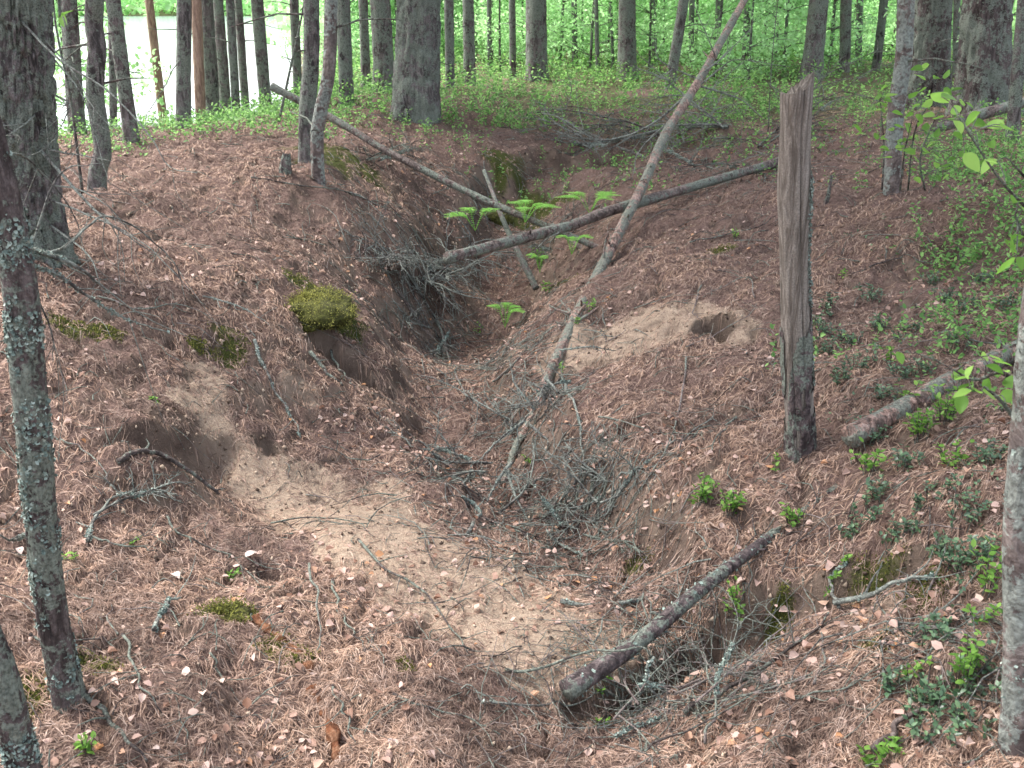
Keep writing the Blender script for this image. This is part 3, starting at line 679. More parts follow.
T2 = make_tree((68, 690, 2.22), -50, 39, 'slender lichened pine leaning out of the picture at the lower left', 'pine', 64, mid=[(50,600),(30,400),(12,240)], bark=.13, step=.012, flare=.25, stub=0, height=11, crown=True)
lichen_on(T2[1][:150], T2[2][:150], 6500, .0062, T2[0], T2[3])
for poly, r, li in [([(20,262,2.3),(60,275,2.3),(100,300,2.35),(135,318,2.4),(172,330,2.45)],.0055,260),([(10,245,2.3),(55,255,2.3),(88,272,2.35),(106,288,2.4)],.0075,300),
                ([(10,250,2.3),(60,250,2.4),(110,215,2.5),(170,255,2.6),(190,295,2.6)],.004,0),([(30,280,2.3),(52,330,2.3),(56,360,2.3)],.0035,0),([(25,535,2.3),(10,540,2.2),(-20,525,2.1)],.005,120),([(28,255,2.3),(60,175,2.4),(100,160,2.5)],.0035,0),([(0,150,2.3),(35,165,2.4),(75,215,2.5),(95,280,2.5)],.003,0)]:
    px_branch(T2[0], T2[3], poly, r, lich=li)
TB = make_tree((30, 790, 1.72), -60, 42, 'corner of a lichened trunk cut by the bottom left edge', 'pine', 56, mid=[(5,690),(-30,560)], bark=.15, step=.012, stub=0, height=10, crown=False)
lichen_on(TB[1][:40], TB[2][:40], 1500, .006, TB[0], TB[3])
T4 = make_tree((96, 196, 6.3), 95, 18, 'crooked lichened trunk with an S shaped bend beside the thick left pine', 'pine_grey', 40, mid=[(98,172),(103,150),(98,115),(95,90),(97,50),(94,25)], step=.03, flare=.2)
T15 = make_tree((306, 168, 7.5), 311, 17, 'straight grey trunk, left one of the close pair above the fallen pole', 'pine_grey', 36, mid=[(307,120),(311,60)], step=.03, flare=.25)
T16 = make_tree((318, 182, 7.1), 331, 13.5, 'curved pale trunk, right one of the close pair above the fallen pole', 'birch', 36, mid=[(317,140),(321,110),(329,70)], step=.03, flare=.2, name='birch_tree')
TR = make_tree((1024, 745, 1.85), 1100, 50, 'mottled birch trunk cut by the right edge, closest to the viewer', 'birch', 80, mid=[(1024,640),(1024,540),(1034,420),(1046,300)], bark=.07, step=.012, flare=.2, stub=0, name='birch_tree')
lichen_on(TR[1][:110], TR[2][:110], 1500, .005, TR[0], TR[3])
T33 = make_tree((893, 190, 6.6), 906, 17, 'slim pale birch trunk behind the leafy bush on the right bank', 'birch', 36, mid=[(895,120),(903,60)], step=.03, flare=.25, name='birch_tree')
T20 = make_tree((415, 110, 11), 419, 45, 'broad dark pine with deep bark fissures, middle of the left half', 'pine_grey', 72, step=.04, flare=.25, bark=.2)
# farther trunks: base px, py, distance, top px, width px, material, label
FAR = [
 (82,168,9,68,17,'pine_far','reddish slim trunk between the thick left pine and the crooked one'),
 (114,150,10,112,8,'pine_grey','thin dark trunk just right of the crooked trunk'),
 (135,164,8,113,15,'pine_far','grey pine leaning left, standing right of the crooked trunk'),
 (165,137,13,149,9.5,'orange','orange barked pine against the bright lake'),
 (186,156,9,184,15,'pine_grey','shaggy lichened trunk with the orange stem peeping out behind it'),
 (201,138,12,196,11,'orange','orange footed pine half hidden behind the shaggy lichened trunk'),
 (213,130,12.5,206,15,'pine_grey','grey pine in the tight cluster left of the pair, its leftmost broad trunk'),
 (226,128,13.5,218,12,'pine_far','grey pine squeezed into the middle of the tight cluster'),
 (237,130,12,230,9,'pine_grey','thin dark pine on the right side of the tight cluster'),
 (246,122,14,238,9,'pine_far','thin brownish pine at the right end of the tight cluster'),
 (267,122,13.5,257,13,'pine_far','lone grey pine between the tight cluster and the pair'),
 (299,116,14.5,294,10,'pine_far','reddish trunk showing just left of the pair'),
 (347,115,12,343,15,'pine_grey','dark pine directly right of the curved pale trunk'),
 (367,104,15,363,10,'pine_far','slim pine between the dark pine and the grey one'),
 (386,102,14,380,21,'pine_far','smooth grey pine touching the broad fissured pine on its left'),
 (450,88,14.5,449,10,'pine_far','slim pine just right of the broad fissured pine'),
 (470,83,15.5,468,12,'pine_far','second slim pine right of the broad fissured pine'),
 (513,79,17,512,7,'pine_far','very thin trunk left of the sturdy mid forest pine'),
 (537,79,16.5,536,22,'pine_far','sturdy mid forest pine straight behind the ferns'),
 (598,78,18,596,4.5,'pine_grey','spindly bare trunk right of the sturdy mid forest pine'),
 (613,78,19,611,3.5,'pine_grey','thinnest bare stem left of the grey pine at centre'),
 (627,78,17,627,18,'pine_far','grey pine just right of the centre, left of the leaning log top'),
 (669,88,15,684,11,'pine_far','trunk tilting right beside the leaning log top'),
 (690,80,19,692,6,'pine_far','thin trunk crossed by the leaning log top'),
 (744,78,18.5,748,7,'pine_far','thin trunk midway between the log top and the grey post'),
 (810,84,15.5,819,20,'pine_far','pine rising right behind the broken grey post'),
 (845,72,17,846,11.5,'pine_far','straight pine right of the one behind the post'),
 (858,68,19,860,7,'pine_far','thin faint trunk in the green right of the post'),
 (876,74,17,884,9,'pine_grey','slightly tilted slim pine left of the pale birch'),
 (928,97,11.5,934,36,'pine','massive dark pine behind the pale birch'),
 (986,96,10.5,986,46,'pine','widest dark pine near the right edge with a flared foot'),
 (1012,146,8.2,1024,13,'pine_far','slim leaning trunk at the right edge before the widest dark pine'),
 (575,74,20,574,6,'pine_far','faint thin trunk behind the spindly bare one'),(655,76,20,652,6,'pine_far','faint thin trunk between the centre pine and the tilting one'),
 (716,76,20,718,5,'pine_far','faint thin trunk just right of the leaning log top'),(774,78,20,776,6,'pine_far','faint thin trunk left of the broken post top'),
 (490,80,19,489,5,'pine_far','faint thin trunk between the second slim pine and the very thin one'),(905,80,16,900,7,'pine_far','thin trunk showing between the birch and the massive dark pine'),
 (955,85,15,957,7,'pine_far','thin trunk in the gap between the two massive dark pines')]
for (bx, by, Y, tx, w, mt, lab) in FAR:
    big = w > 30
    make_tree((bx, by, Y), tx, w, lab, mt, 64 if big else (28 if w > 12 else 16), bark=.2 if big else .14, step=.04 if big else .07, flare=.4 if big else .25, stub=random.choice([1, 2, 3]) if not big else 2)
def stem(poly, r, label, mt='twig', name='dead_sapling', cat='sapling'):
    pts_ = np.array([P(*q) for q in poly]); B = pts_[0].copy(); root = empty(name, B, label, cat)
    mb = MB(); add_tube(mb, smooth_path(pts_, 16), np.linspace(r, r*.5, 16), 7); mb.build('stem', M[mt], root, smooth=True, loc=B)
    for i in range(5):
        k = random.uniform(.3, .95); c = pts_[0]*(1-k)+pts_[-1]*k; e = c+np.array([random.uniform(-.25, .25), random.uniform(-.2, .2), random.uniform(-.05, .2)])
        mb = MB(); add_tube(mb, smooth_path([c, (c+e)/2+RNG.normal(0, .01, 3), e], 5), np.linspace(r*.4, .001, 5), 4); mb.build('twig', M[mt], root, loc=B)
    return root
stem([(83,197,6.2),(76,140,6.2),(70,95,6.2),(55,20,6.2),(50,-60,6.2)], .010, 'thin black dead stem beside the crooked trunk')
stem([(279,122,9.5),(290,70,9.5),(302,15,9.5),(310,-40,9.5)], .014, 'thin dark leaning stem left of the close pair of trunks')
stem([(768,132,9.5),(772,60,9.5),(779,-10,9.5)], .006, 'bare young stem behind the top of the broken post')
# small stump by the pair
def stump(px, py, w, h, label, mt='pine'):
    B = G(px, py); B[2] = H1(B[0], B[1])-.03; root = empty('stump', B, label, 'stump'); mb = MB()
    pth = smooth_path([B, B+np.array([.01, 0, h*.5]), B+np.array([.02, .01, h])], 14); add_tube(mb, pth, np.linspace(w*1.2, w*.75, 14), 30, bark=.35, seed=4); mb.build('trunk', M[mt], root, loc=B)
stump(285, 172, .035, .14, 'little dark stump left of the close pair of trunks')
stump(826, 204, .012, .22, 'short grey dead stub on the bank right of the post')

# ------------------------------------------------------------------ young leafy trees that fill the back
def sapling_parts(h, nleaf, ls, spread, seed):
    random.seed(seed); st = MB(); lf = MB()
    path = smooth_path([(0, 0, -.2), (random.gauss(0, .05), random.gauss(0, .05), h*.5), (random.gauss(0, .15), random.gauss(0, .15), h)], 12)
    add_tube(st, path, np.linspace(.028, .006, 12), 6)
    nb = int(10*h); per = nleaf//nb
    for i in range(nb):
        z = random.uniform(.1, 1)*h; c = path[min(11, int(z/h*11))]; a = random.random()*6.28; L = spread*(1.15-z/h*.6)*random.uniform(.4, 1)
        e = c+np.array([math.cos(a)*L, math.sin(a)*L, L*random.uniform(.0, .5)])
        bp = smooth_path([c, (c+e)/2+np.array([0, 0, .05]), e], 5); add_tube(st, bp, np.linspace(.008, .002, 5), 4, caps=False)
        t_ = RNG.uniform(.2, 1.05, per); pos = c+(e-c)*t_[:, None]+RNG.normal(0, .10, (per, 3))
        lf.add(*leaf_cloud(pos, ls*RNG.uniform(.7, 1.3, per), .7, .7))
    return st, lf
VAR = []
for q in range(5):
    st, lf = sapling_parts(3.2+.5*q, 3600, .05+.006*q, 1.0+.12*q, 100+q)
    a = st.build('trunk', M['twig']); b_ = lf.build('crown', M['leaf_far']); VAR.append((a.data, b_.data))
    bpy.data.objects.remove(a); bpy.data.objects.remove(b_)
random.seed(5)
SAP = []
for i in range(110):
    px = 345+(i*61.8) % 690+random.uniform(-12, 12); Y = 19.5+18*((i*.618) % 1)**1.0
    if px < 470: Y = max(Y, 23)
    if px > 850: Y += 1
    SAP.append((px, Y, i % 5))
for px, Y in [(500,19),(590,18.5),(650,18.5),(715,17),(750,16),(785,18),(830,18.5),(1000,15),(955,17),(330,24),(60,12)]: SAP.append((px, Y, random.randrange(5)))
for (px, Y, v) in SAP:
    B = P(px, 60, Y); B[2] = H1(B[0], B[1])
    if B[2] < -3.9: continue
    third = 'left' if px < 560 else ('middle' if px < 790 else 'right')
    lab = {'left': 'leafy young birch in the green thicket behind the slim pines, left of centre', 'middle': 'leafy young birch in the green thicket beyond the leaning log top', 'right': 'leafy young birch in the green thicket right of the broken post'}[third]
    r_ = empty('young_birch', B, lab, 'young tree', 'young birches filling the forest behind, %s part' % third)
    for me, nm in zip(VAR[v], ('trunk', 'crown')):
        o = bpy.data.objects.new(nm, me); COL.objects.link(o); o.parent = r_
    r_.rotation_euler = (0, 0, random.random()*6.28); s = random.uniform(.85, 1.25); r_.scale = (s, s, s)
# far wood beyond, one mass
n = 34000; th = RNG.uniform(-.24, .75, n); rr = RNG.uniform(38, 75, n); x = np.sin(th)*rr; y = np.cos(th)*rr
clump = noise(x*.35, y*.35, RNG.uniform(0, 7, n)*.5, 77)
z = RNG.uniform(0, 9, n)**1.0
k = (noise(x*.4, y*.4, z*.6, 78) > -.25); x, y, z = x[k], y[k], z[k]
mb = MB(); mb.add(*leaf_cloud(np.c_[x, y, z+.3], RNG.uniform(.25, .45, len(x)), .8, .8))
tag(mb.build('distant_wood', M['leaf_far']), 'far off mass of leafy woodland closing the view', 'wood', kind='stuff')
# far shore wood across the lake
n = 16000; x = RNG.uniform(-560, 160, n); y = RNG.uniform(650, 730, n); z = -3+RNG.random(n)*(18+6*noise2(x*.03, x*0, 79))
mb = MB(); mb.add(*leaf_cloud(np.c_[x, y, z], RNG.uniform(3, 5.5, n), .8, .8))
tag(mb.build('far_shore_wood', M['leaf_far']), 'line of forest on the far shore of the lake', 'wood', kind='stuff')

# ------------------------------------------------------------------ the broken post
def post():
    B = P(802, 458, 3.5); B[2] = H1(B[0], B[1])-.08
    root = empty('broken_post', B, 'tall weathered grey post with a jagged broken top', 'post')
    pp = [B, P(800,430,3.5), P(796, 330, 3.5), P(794, 200, 3.48), P(796, 112, 3.46), P(797,88,3.46)]
    pth = smooth_path(pp, 150); L = np.linspace(0, 1, 150)
    ns = 72; rad = .93*(.0565+.010*np.exp(-L*9)+.004*np.exp(-((L-.62)/.05)**2))*(1+.02*np.sin(L*23))
    V, Q, Tt = tube(pth, rad, ns, bark=.035, seed=3, fz=1.2, fa=2.5)
    R = V[:150*ns].reshape(150, ns, 3); ang = np.arange(ns)/ns*2*math.pi
    c = pth[:, None, :]
    # drying crack and flattened faces
    dirs = R-c; world_a = np.arctan2(dirs[..., 1], dirs[..., 0])
    crack = np.exp(-((world_a+1.35+.05*np.sin(np.linspace(0, 12, 150))[:, None])/.045)**2)*sst(.25, .4, L)[:, None]
    crack2 = np.exp(-((world_a+2.1)/.035)**2)*sst(.0, .1, L)[:, None]*(1-sst(.35, .5, L))[:, None]
    R[:] = c+dirs*(1-.16*crack-.12*crack2)[..., None]
    # jagged slanted top: right side higher
    xx = dirs[..., 0]/.055; top = sst(.93, 1, L)[:, None]
    jag = .5*noise2(world_a*3, world_a*0+2, 9)+.3*noise2(world_a*9, world_a*0, 10)
    R[..., 2] += top*(.024*xx+.02*np.maximum(xx, 0)**2+.022*jag)
    V[:150*ns] = R.reshape(-1, 3); V[-1] = pth[-1]+np.array([0, 0, -.035])
    mb = MB(); mb.v.append(V); mb.f += [Q, Tt]; mb.n = len(V)
    mb.build('shaft', M['wood'], root, smooth=True, loc=B)
    # bark still clinging to right side + lower part
    mb = MB(); k0, k1 = 3, 68
    sel = [i for i in range(ns)]
    pth2 = pth[k0:k1]; Lk = L[k0:k1]
    aa = np.arctan2(*(R[k0, :, [1, 0]]-pth[k0][[1, 0]][:, None]))
    V2 = (pth[k0:k1, None, :]+(R[k0:k1]-pth[k0:k1, None, :])*1.10); V2 += (V2-pth[k0:k1, None, :])*(.05*noise(V2[..., 0]*60, V2[..., 1]*60, V2[..., 2]*25, 6)+.03*noise(V2[..., 0]*25, V2[..., 1]*25, V2[..., 2]*9, 7))[..., None]
    wa = world_a[k0:k1]; n_ = k1-k0
    keep = (noise(V2[..., 0]*22, V2[..., 1]*22, V2[..., 2]*5, 5)+np.linspace(.75, -.75, n_)[:, None]+.25*np.cos(wa)) > -.42
    F = [(i*ns+j, i*ns+(j+1) % ns, (i+1)*ns+(j+1) % ns, (i+1)*ns+j) for i in range(n_-1) for j in range(ns) if keep[i, j]]
    mb.add(V2.reshape(-1, 3), F); tag(mb.build('bark', M['log_dark'], root, smooth=True, loc=B), 'flaking dark bark round the lower half')
    # strip of bark and lichen up the right side
    k = np.nonzero((world_a > -.75) & (world_a < .35) & (L[:, None] > .3) & (L[:, None] < .66))
    p_ = R[k]; d_ = dirs[k]; m_ = len(p_); s_ = RNG.choice(m_, 1500); s_ = s_[noise(p_[s_][:, 0]*20, p_[s_][:, 1]*20, p_[s_][:, 2]*14, 3) > .0]; q_ = len(s_)
    mb = MB(); mb.add(*leaf_cloud(p_[s_]+d_[s_]*RNG.uniform(0, .12, (q_, 1)), RNG.uniform(.004, .010, q_), 1.2, .8)); mb.build('lichen', M['lichen'], root, loc=B)
    s_ = RNG.choice(m_, 260); mb = MB(); V, F = leaf_cloud(p_[s_], RNG.uniform(.015, .035, 260), .3, .5, droop=1.4); mb.add(V, F); mb.build('bark_strip', M['pine'], root, loc=B)
post()

# ------------------------------------------------------------------ fallen logs
def log(a, b, r0, r1,  name, label, mt='log', bark=.10, ns=36, wob=.012, cat='log', knots=4, lich=0, mids=None, stub=.04, split=None):
    A, Bp = P(*a), P(*b); L = np.linalg.norm(Bp-A); n = int(max(30, L/.02)); n = min(n, 260)
    pth = smooth_path([A]+[P(*m) for m in (mids or [])]+[Bp], n)
    t_ = np.linspace(0, 1, n); pth = pth+np.c_[noise2(t_*L*1.5, t_*0, 5), noise2(t_*L*1.5, t_*0+7, 6), noise2(t_*L*1.5, t_*0+9, 7)]*wob
    rad = (r0+(r1-r0)*np.minimum(1, np.linspace(0, 1, n)*(2.2 if name == 'leaning_log' else 1)))*(1+.07*noise2(t_*L*6, t_*0, 8))
    root = empty(name, A, label, cat); mb = MB(); add_tube(mb, pth, rad, ns, bark=bark, seed=int(a[0]) % 91, fz=6); mb.build('trunk', M[mt], root, smooth=True, loc=A)
    for i in range(knots):
        k = random.randrange(int(n*.08), int(n*.95)); d = RNG.normal(0, 1, 3); d[2] = abs(d[2])*.6; d /= np.linalg.norm(d)
        l_ = stub*random.uniform(.5, 2); mb = MB()
        add_tube(mb, smooth_path([pth[k], pth[k]+d*(rad[k]+l_*.5), pth[k]+d*(rad[k]+l_)+RNG.normal(0, .01, 3)], 6), np.linspace(rad[k]*.30, rad[k]*.12, 6), 7); mb.build('branch_stub', M[mt], root, smooth=True, loc=A)
    if lich: lichen_on(pth, rad, lich, .006, root, A)
    return root, pth, rad, A
_g = [(q[0], q[1], G(*q)[1]-.035) for q in [(503,482),(528,425),(546,378),(572,322),(598,272)]]
LA = log(_g[0],(747,-8,11.1),.016,.036,'leaning_log','long flaking reddish log sloping up from the trench floor to the top edge','log_red', bark=.13, knots=20, wob=.022, stub=.09, lich=900, mids=_g[1:]+[(640,188,_g[-1][2]+1.0),(692,90,_g[-1][2]+2.6)])
for poly, r in [([(690,92,9.1),(650,125,8.9),(600,140,8.8),(560,118,8.8),(535,112,8.9)],.012),([(700,75,9.3),(725,55,9.3),(752,30,9.3)],.009),([(688,95,9.1),(720,70,9.2),(740,62,9.2),(790,70,9.2)],.008),
                ([(672,118,8.7),(640,150,8.6),(632,180,8.5)],.009),([(697,85,9.2),(740,100,9.2),(765,120,9.2)],.010),([(715,55,9.6),(700,20,9.6),(690,0,9.6)],.006),([(700,80,9.3),(660,60,9.3),(655,40,9.3)],.008),
                ([(560,350,5.1),(590,348,5.0),(615,352,5.0)],.006),([(512,462,4.25),(490,490,4.1),(468,535,3.95)],.009),([(530,425,4.5),(560,450,4.35),(590,475,4.2)],.008),([(507,472,4.2),(520,505,4.0),(545,540,3.8)],.008),([(535,410,4.6),(515,385,4.7),(508,360,4.8)],.007),([(545,378,4.85),(565,400,4.7),(578,435,4.55)],.010),([(525,420,4.5),(500,440,4.4),(470,470,4.2)],.008)]:
    px_branch(LA[0], LA[3], poly, r, kids=5, name='dead_branch', wob=.01, kl=.5 if poly[0][2] > 6 else .12, lich=150 if poly[0][2] < 6 else 0)
LB = log((447,258,6.35),(800,155,_g[-1][2]+2.0),.038,.036,'crossing_log','barkless grey brown log lying level across the trench','log', knots=4, mids=[(560,228,7.1),(632,205,_g[-1][2]+.98)], wob=.01, stub=.03)
px_branch(LB[0], LB[3], [(560,232,6.9),(540,245,6.8),(500,300,6.6)], .004, kids=2, name='dead_branch')
LC = log((272,86,8.5),(603,250,7.3),.032,.024,'fallen_pole','slim grey pole running down the left bank to the trench crossing','log', knots=5, wob=.02, stub=.03, mids=[(340,122,8.35),(440,182,7.95)])
LP = log((484,170,8.2),(536,288,7.3),.014,.026,'short_pole','short pale pole propped under the crossing log','twig_pale', knots=2, ns=16, wob=.012, cat='pole', mids=[(506,225,7.7)])
LQ = log((552,225,7.9),(600,262,7.4),.02,.022,'log_piece','short piece of pole lying below the crossing log','log', knots=1, ns=16, cat='log')
_e = G(838,486)
LD = log((566,690,2.36),(838,486,_e[1]+.0),.031,.013,'bank_log','brown grey log with a dark cut end bridging the hollow at lower right','log_dark', knots=3, lich=350, wob=.008, mids=[(640,641,2.52),(705,588,2.72),(775,534,G(775,536)[1]+.0)], stub=.02)
_a, _b = G(850,440), G(1030,350)
LE = log((850,436,_a[1]-.06),(1030,343,_b[1]-.06),.040,.040,'broken_log','pinkish broken log lying on the right bank beyond the post','log_red', knots=3, wob=.01, stub=.02)
LF = log((935,128,8.8),(1060,92,9.6),.05,.045,'far_log','grey log behind the leafy bush near the right edge','log', knots=2, ns=20)
LG = log((560,118,12),(668,172,9.6),.018,.012,'thin_pole','thin grey pole lying on the far bank left of the leaning log','twig_pale', knots=3, ns=14, cat='pole', wob=.02)

# ------------------------------------------------------------------ individual fallen branches
def lay(poly, r, label, mt='twig', name='fallen_branch', kids=3, lift=.01, lich=0, kl=.12, rest=True, wob=.004, cat='branch', group=None):
    """poly of (px,py) or (px,py,Y): points lie on the ground unless Y is given"""
    pp = []
    for q in poly:
        if len(q) == 3: pp.append(P(*q))
        else:
            g = G(*q); g[2] = H1(g[0], g[1])+r+lift; pp.append(g)
    n = max(14, 6*len(poly)); pth = smooth_path(pp, n)
    jit = np.c_[noise2(np.linspace(0, 9, n), np.zeros(n)+poly[0][0], 3), noise2(np.linspace(0, 9, n), np.zeros(n)+poly[0][1], 4), 0*np.zeros(n)]*.012
    pth = pth+jit
    if all(len(q) == 2 for q in poly): pth[:, 2] = np.maximum(pth[:, 2], H(pth[:, 0], pth[:, 1])+r*.8)
    rad = np.linspace(r, r*.35, n); A = pp[0]
    root = empty(name, A, label, cat, group); mb = MB(); add_tube(mb, pth, rad, 9, bark=.15, fz=12); mb.build('stem', M[mt], root, smooth=True, loc=A)
    for i in range(kids):
        k = random.randrange(n//6, n-1); d = pth[min(k+1, n-1)]-pth[k-1]; d /= np.linalg.norm(d)
        s_ = np.array([-d[1], d[0], random.uniform(0, .7)])*random.choice([-1, 1]); s_[2] = abs(s_[2]); l_ = kl*random.uniform(.4, 1.3)
        e = pth[k]+(d*.7+s_)*l_; mm = pth[k]+(d*.4+s_*.5)*l_; e[2] = max(e[2], H1(e[0], e[1])+.003)
        mb = MB(); add_tube(mb, smooth_path([pth[k], mm+RNG.normal(0, .01, 3), e], 7), np.linspace(rad[k]*.6, .001, 7), 5); mb.build('twig', M[mt], root, smooth=True, loc=A)
    if lich: lichen_on(pth, rad, lich, .0045, root, A)
    return root
lay([(505,668,2.55),(530,670,2.53),(565,660,2.5),(600,650,2.47),(645,649,2.42),(652,660,2.42)], .0055, 'dark bent stick lying over the cut end of the bank log', kids=2)
lay([(652,655,2.42),(648,680,2.38),(660,700,2.36),(700,695,2.3)], .0045, 'curled lichened twig hanging over the bank log', 'lich_twig', lich=250, kids=2)
lay([(562,607),(610,605,2.95),(660,592,3.0),(700,572,3.05),(760,545,3.1)], .009, 'greenish branch pointing into the hollow above the bank log', 'lich_twig', kids=4, kl=.2, lich=300)
lay([(680,720),(715,703),(760,672),(800,645),(828,622)], .0085, 'brown stick climbing the lower right bank', 'twig', kids=3, lift=.015)
lay([(835,612),(870,604),(905,590),(935,587)], .0095, 'thick lichened twig on the lower right bank beside green moss', 'lich_twig', lich=900, kids=3, lift=.02)
lay([(838,612),(832,585),(845,570)], .006, 'upright lichened twig forking above the lichened one', 'lich_twig', lich=200, kids=1)
lay([(873,758),(900,730),(938,700)], .010, 'stout brown stick near the bottom right', 'log', kids=0)
lay([(815,690),(824,660),(820,635),(805,600),(798,575)], .004, 'thin pale stem curving up the lower right bank', 'twig_pale', kids=2)
lay([(310,572),(316,600),(318,640),(317,662)], .005, 'straight grey stick standing against the left slope', 'twig_pale', kids=0, lift=.03)
lay([(150,637),(160,620),(170,606),(182,602)], .008, 'pale teal lichened piece of branch on needles at lower left', 'lich_twig', lich=900, kids=1)
lay([(90,548),(100,520),(120,500),(148,500)], .0075, 'forked lichened branch beside the slender pine', 'lich_twig', lich=600, kids=4)
lay([(60,443),(85,455),(105,480),(118,500)], .004, 'pale bent twig left of the dark undercut', 'twig_pale', kids=2)
lay([(85,540),(120,548),(160,558)], .005, 'brown twig lying across needles beside the slender pine', 'twig', kids=3)
lay([(85,700),(110,720),(130,745),(150,768)], .008, 'grey stick leading to the bottom left corner', 'twig', kids=2)
lay([(125,640),(132,670),(150,700),(165,718)], .0045, 'brown root like twig at lower left', 'twig', kids=2)
lay([(255,345),(262,370),(285,410),(300,440)], .009, 'lichened stick slanting down the eroded left bank', 'lich_twig', lich=500, kids=1)
lay([(312,358),(325,375),(345,390)], .012, 'dark root below the mossy clump', 'twig', kids=1)
lay([(330,360),(345,378),(356,392)], .007, 'second thinner dark root below the mossy clump', 'twig', kids=0)
lay([(438,325),(448,360),(458,380),(466,402)], .010, 'smooth grey branch curving out of the lichened heap', 'twig_pale', kids=1)
lay([(495,385),(512,368),(530,352)], .007, 'short straight grey stick left of the leaning log', 'twig_pale', kids=0)
lay([(518,498),(532,488),(548,476)], .012, 'short stout broken stick by the foot of the leaning log', 'log', kids=0)
lay([(687,362),(684,390),(675,430),(665,455),(650,480),(632,512)], .0055, 'long crooked pale stick running down the right wall', 'twig_pale', kids=4, lift=.02)
lay([(735,420),(720,440),(706,458)], .005, 'reddish bent twig left of the post foot', 'twig', kids=1)
lay([(688,350),(710,340),(740,325),(758,305)], .004, 'thin grey twig below the burrow', 'twig_pale', kids=3)
lay([(700,290),(693,315),(700,330)], .0045, 'pale root sticking out beside the burrow', 'twig_pale', kids=2)
lay([(470,540),(478,515),(462,500)], .009, 'fat teal lichened twig in the brush heap', 'lich_twig', lich=500, kids=3)
lay([(545,535),(560,550),(585,560)], .008, 'lichened fork of branch right of the brush heap', 'lich_twig', lich=300, kids=4)
lay([(560,380),(572,410),(580,440),(583,470)], .008, 'lichened side branch hanging on the right wall', 'lich_twig', lich=400, kids=3)
lay([(360,545),(390,575),(430,600),(455,640),(472,660)], .0055, 'dark branching twig lying across the sand', 'twig', kids=6, lift=.012, kl=.16)
lay([(272,525),(310,520),(350,525),(378,540)], .004, 'thin arching grey twig at the top of the sand', 'twig', kids=3)
lay([(330,585),(345,625),(365,655)], .005, 'dark twig slanting down at the left of the sand', 'twig', kids=3)
lay([(250,180),(300,190),(350,195),(400,218)], .006, 'grey twig lying along the top of the left bank', 'twig', kids=3)
lay([(345,195),(370,205),(402,220)], .006, 'short dark twig on the left bank above the heap', 'twig', kids=1)
lay([(690,245),(720,240),(760,230),(775,218)], .006, 'grey twig on the right bank left of the post', 'twig', kids=3)
lay([(870,270),(900,262),(940,268)], .005, 'thin twig on the right bank under the leafy bush', 'twig', kids=2)
lay([(600,700),(640,715),(700,722),(740,710)], .005, 'thin arched twig in front of the bank log', 'twig_pale', kids=5, lift=.03)
lay([(700,760),(712,720),(705,680),(690,650)], .0045, 'thin bowed stem rising beside the hollow', 'twig_pale', kids=4, lift=.05)
lay([(640,765),(690,745),(760,690),(700,640)], .0035, 'hooped thin root near the bottom centre', 'twig', kids=3, lift=.05)
lay([(120,470),(160,462),(210,492),(222,500)], .012, 'dark root along the lip of the undercut', 'twig', kids=4)
lay([(180,60,7),(150,110,6.8),(140,150,6.6)], .004, 'thin hanging twig before the orange pine', 'twig', kids=3)
lay([(755,300),(745,280),(700,300)], .004, 'dry stalk above the burrow', 'twig_pale', kids=3)

lay([(215,655),(222,680),(240,705),(262,722)], .0035, 'thin reddish twig on needles left of the rusty rotten wood', 'twig', kids=3)
lay([(330,690),(345,715),(352,745),(350,768)], .004, 'dark curved twig right of the rusty rotten wood', 'twig', kids=2)
lay([(395,700),(430,712),(470,722),(500,740)], .004, 'brown forked twig on needles at the bottom centre', 'twig', kids=4)
lay([(480,705),(530,712),(575,712),(610,690)], .0045, 'knobbly grey twig left of the cut end of the bank log', 'lich_twig', lich=150, kids=3)
lay([(640,610),(650,640),(665,668),(668,690)], .003, 'thin stem hanging down across the bank log', 'twig_pale', kids=2, lift=.06)
lay([(745,560),(752,590),(748,625),(760,650)], .003, 'thin stem crossing the upper part of the bank log', 'twig_pale', kids=3, lift=.05)
lay([(25,640),(55,648),(95,645),(120,655)], .0045, 'thin grey twig passing behind the slender pine', 'twig', kids=2)
lay([(165,520),(190,545),(230,560),(262,590)], .0045, 'dark twig left of the big pale leaf', 'twig', kids=4)
lay([(205,300),(240,310),(270,330)], .005, 'lichened twig left of the moss clump', 'lich_twig', lich=120, kids=3)
lay([(100,300),(140,312),(180,308),(215,322)], .005, 'grey twig crossing the left bank below the thick pine', 'twig_pale', kids=3)
lay([(600,420),(640,432),(665,455)], .0045, 'forked twig on the right wall under the sandy patch', 'twig_pale', kids=4)
lay([(770,690),(800,700),(850,690),(880,670)], .0035, 'thin brown twig on the lower right bank', 'twig', kids=4)

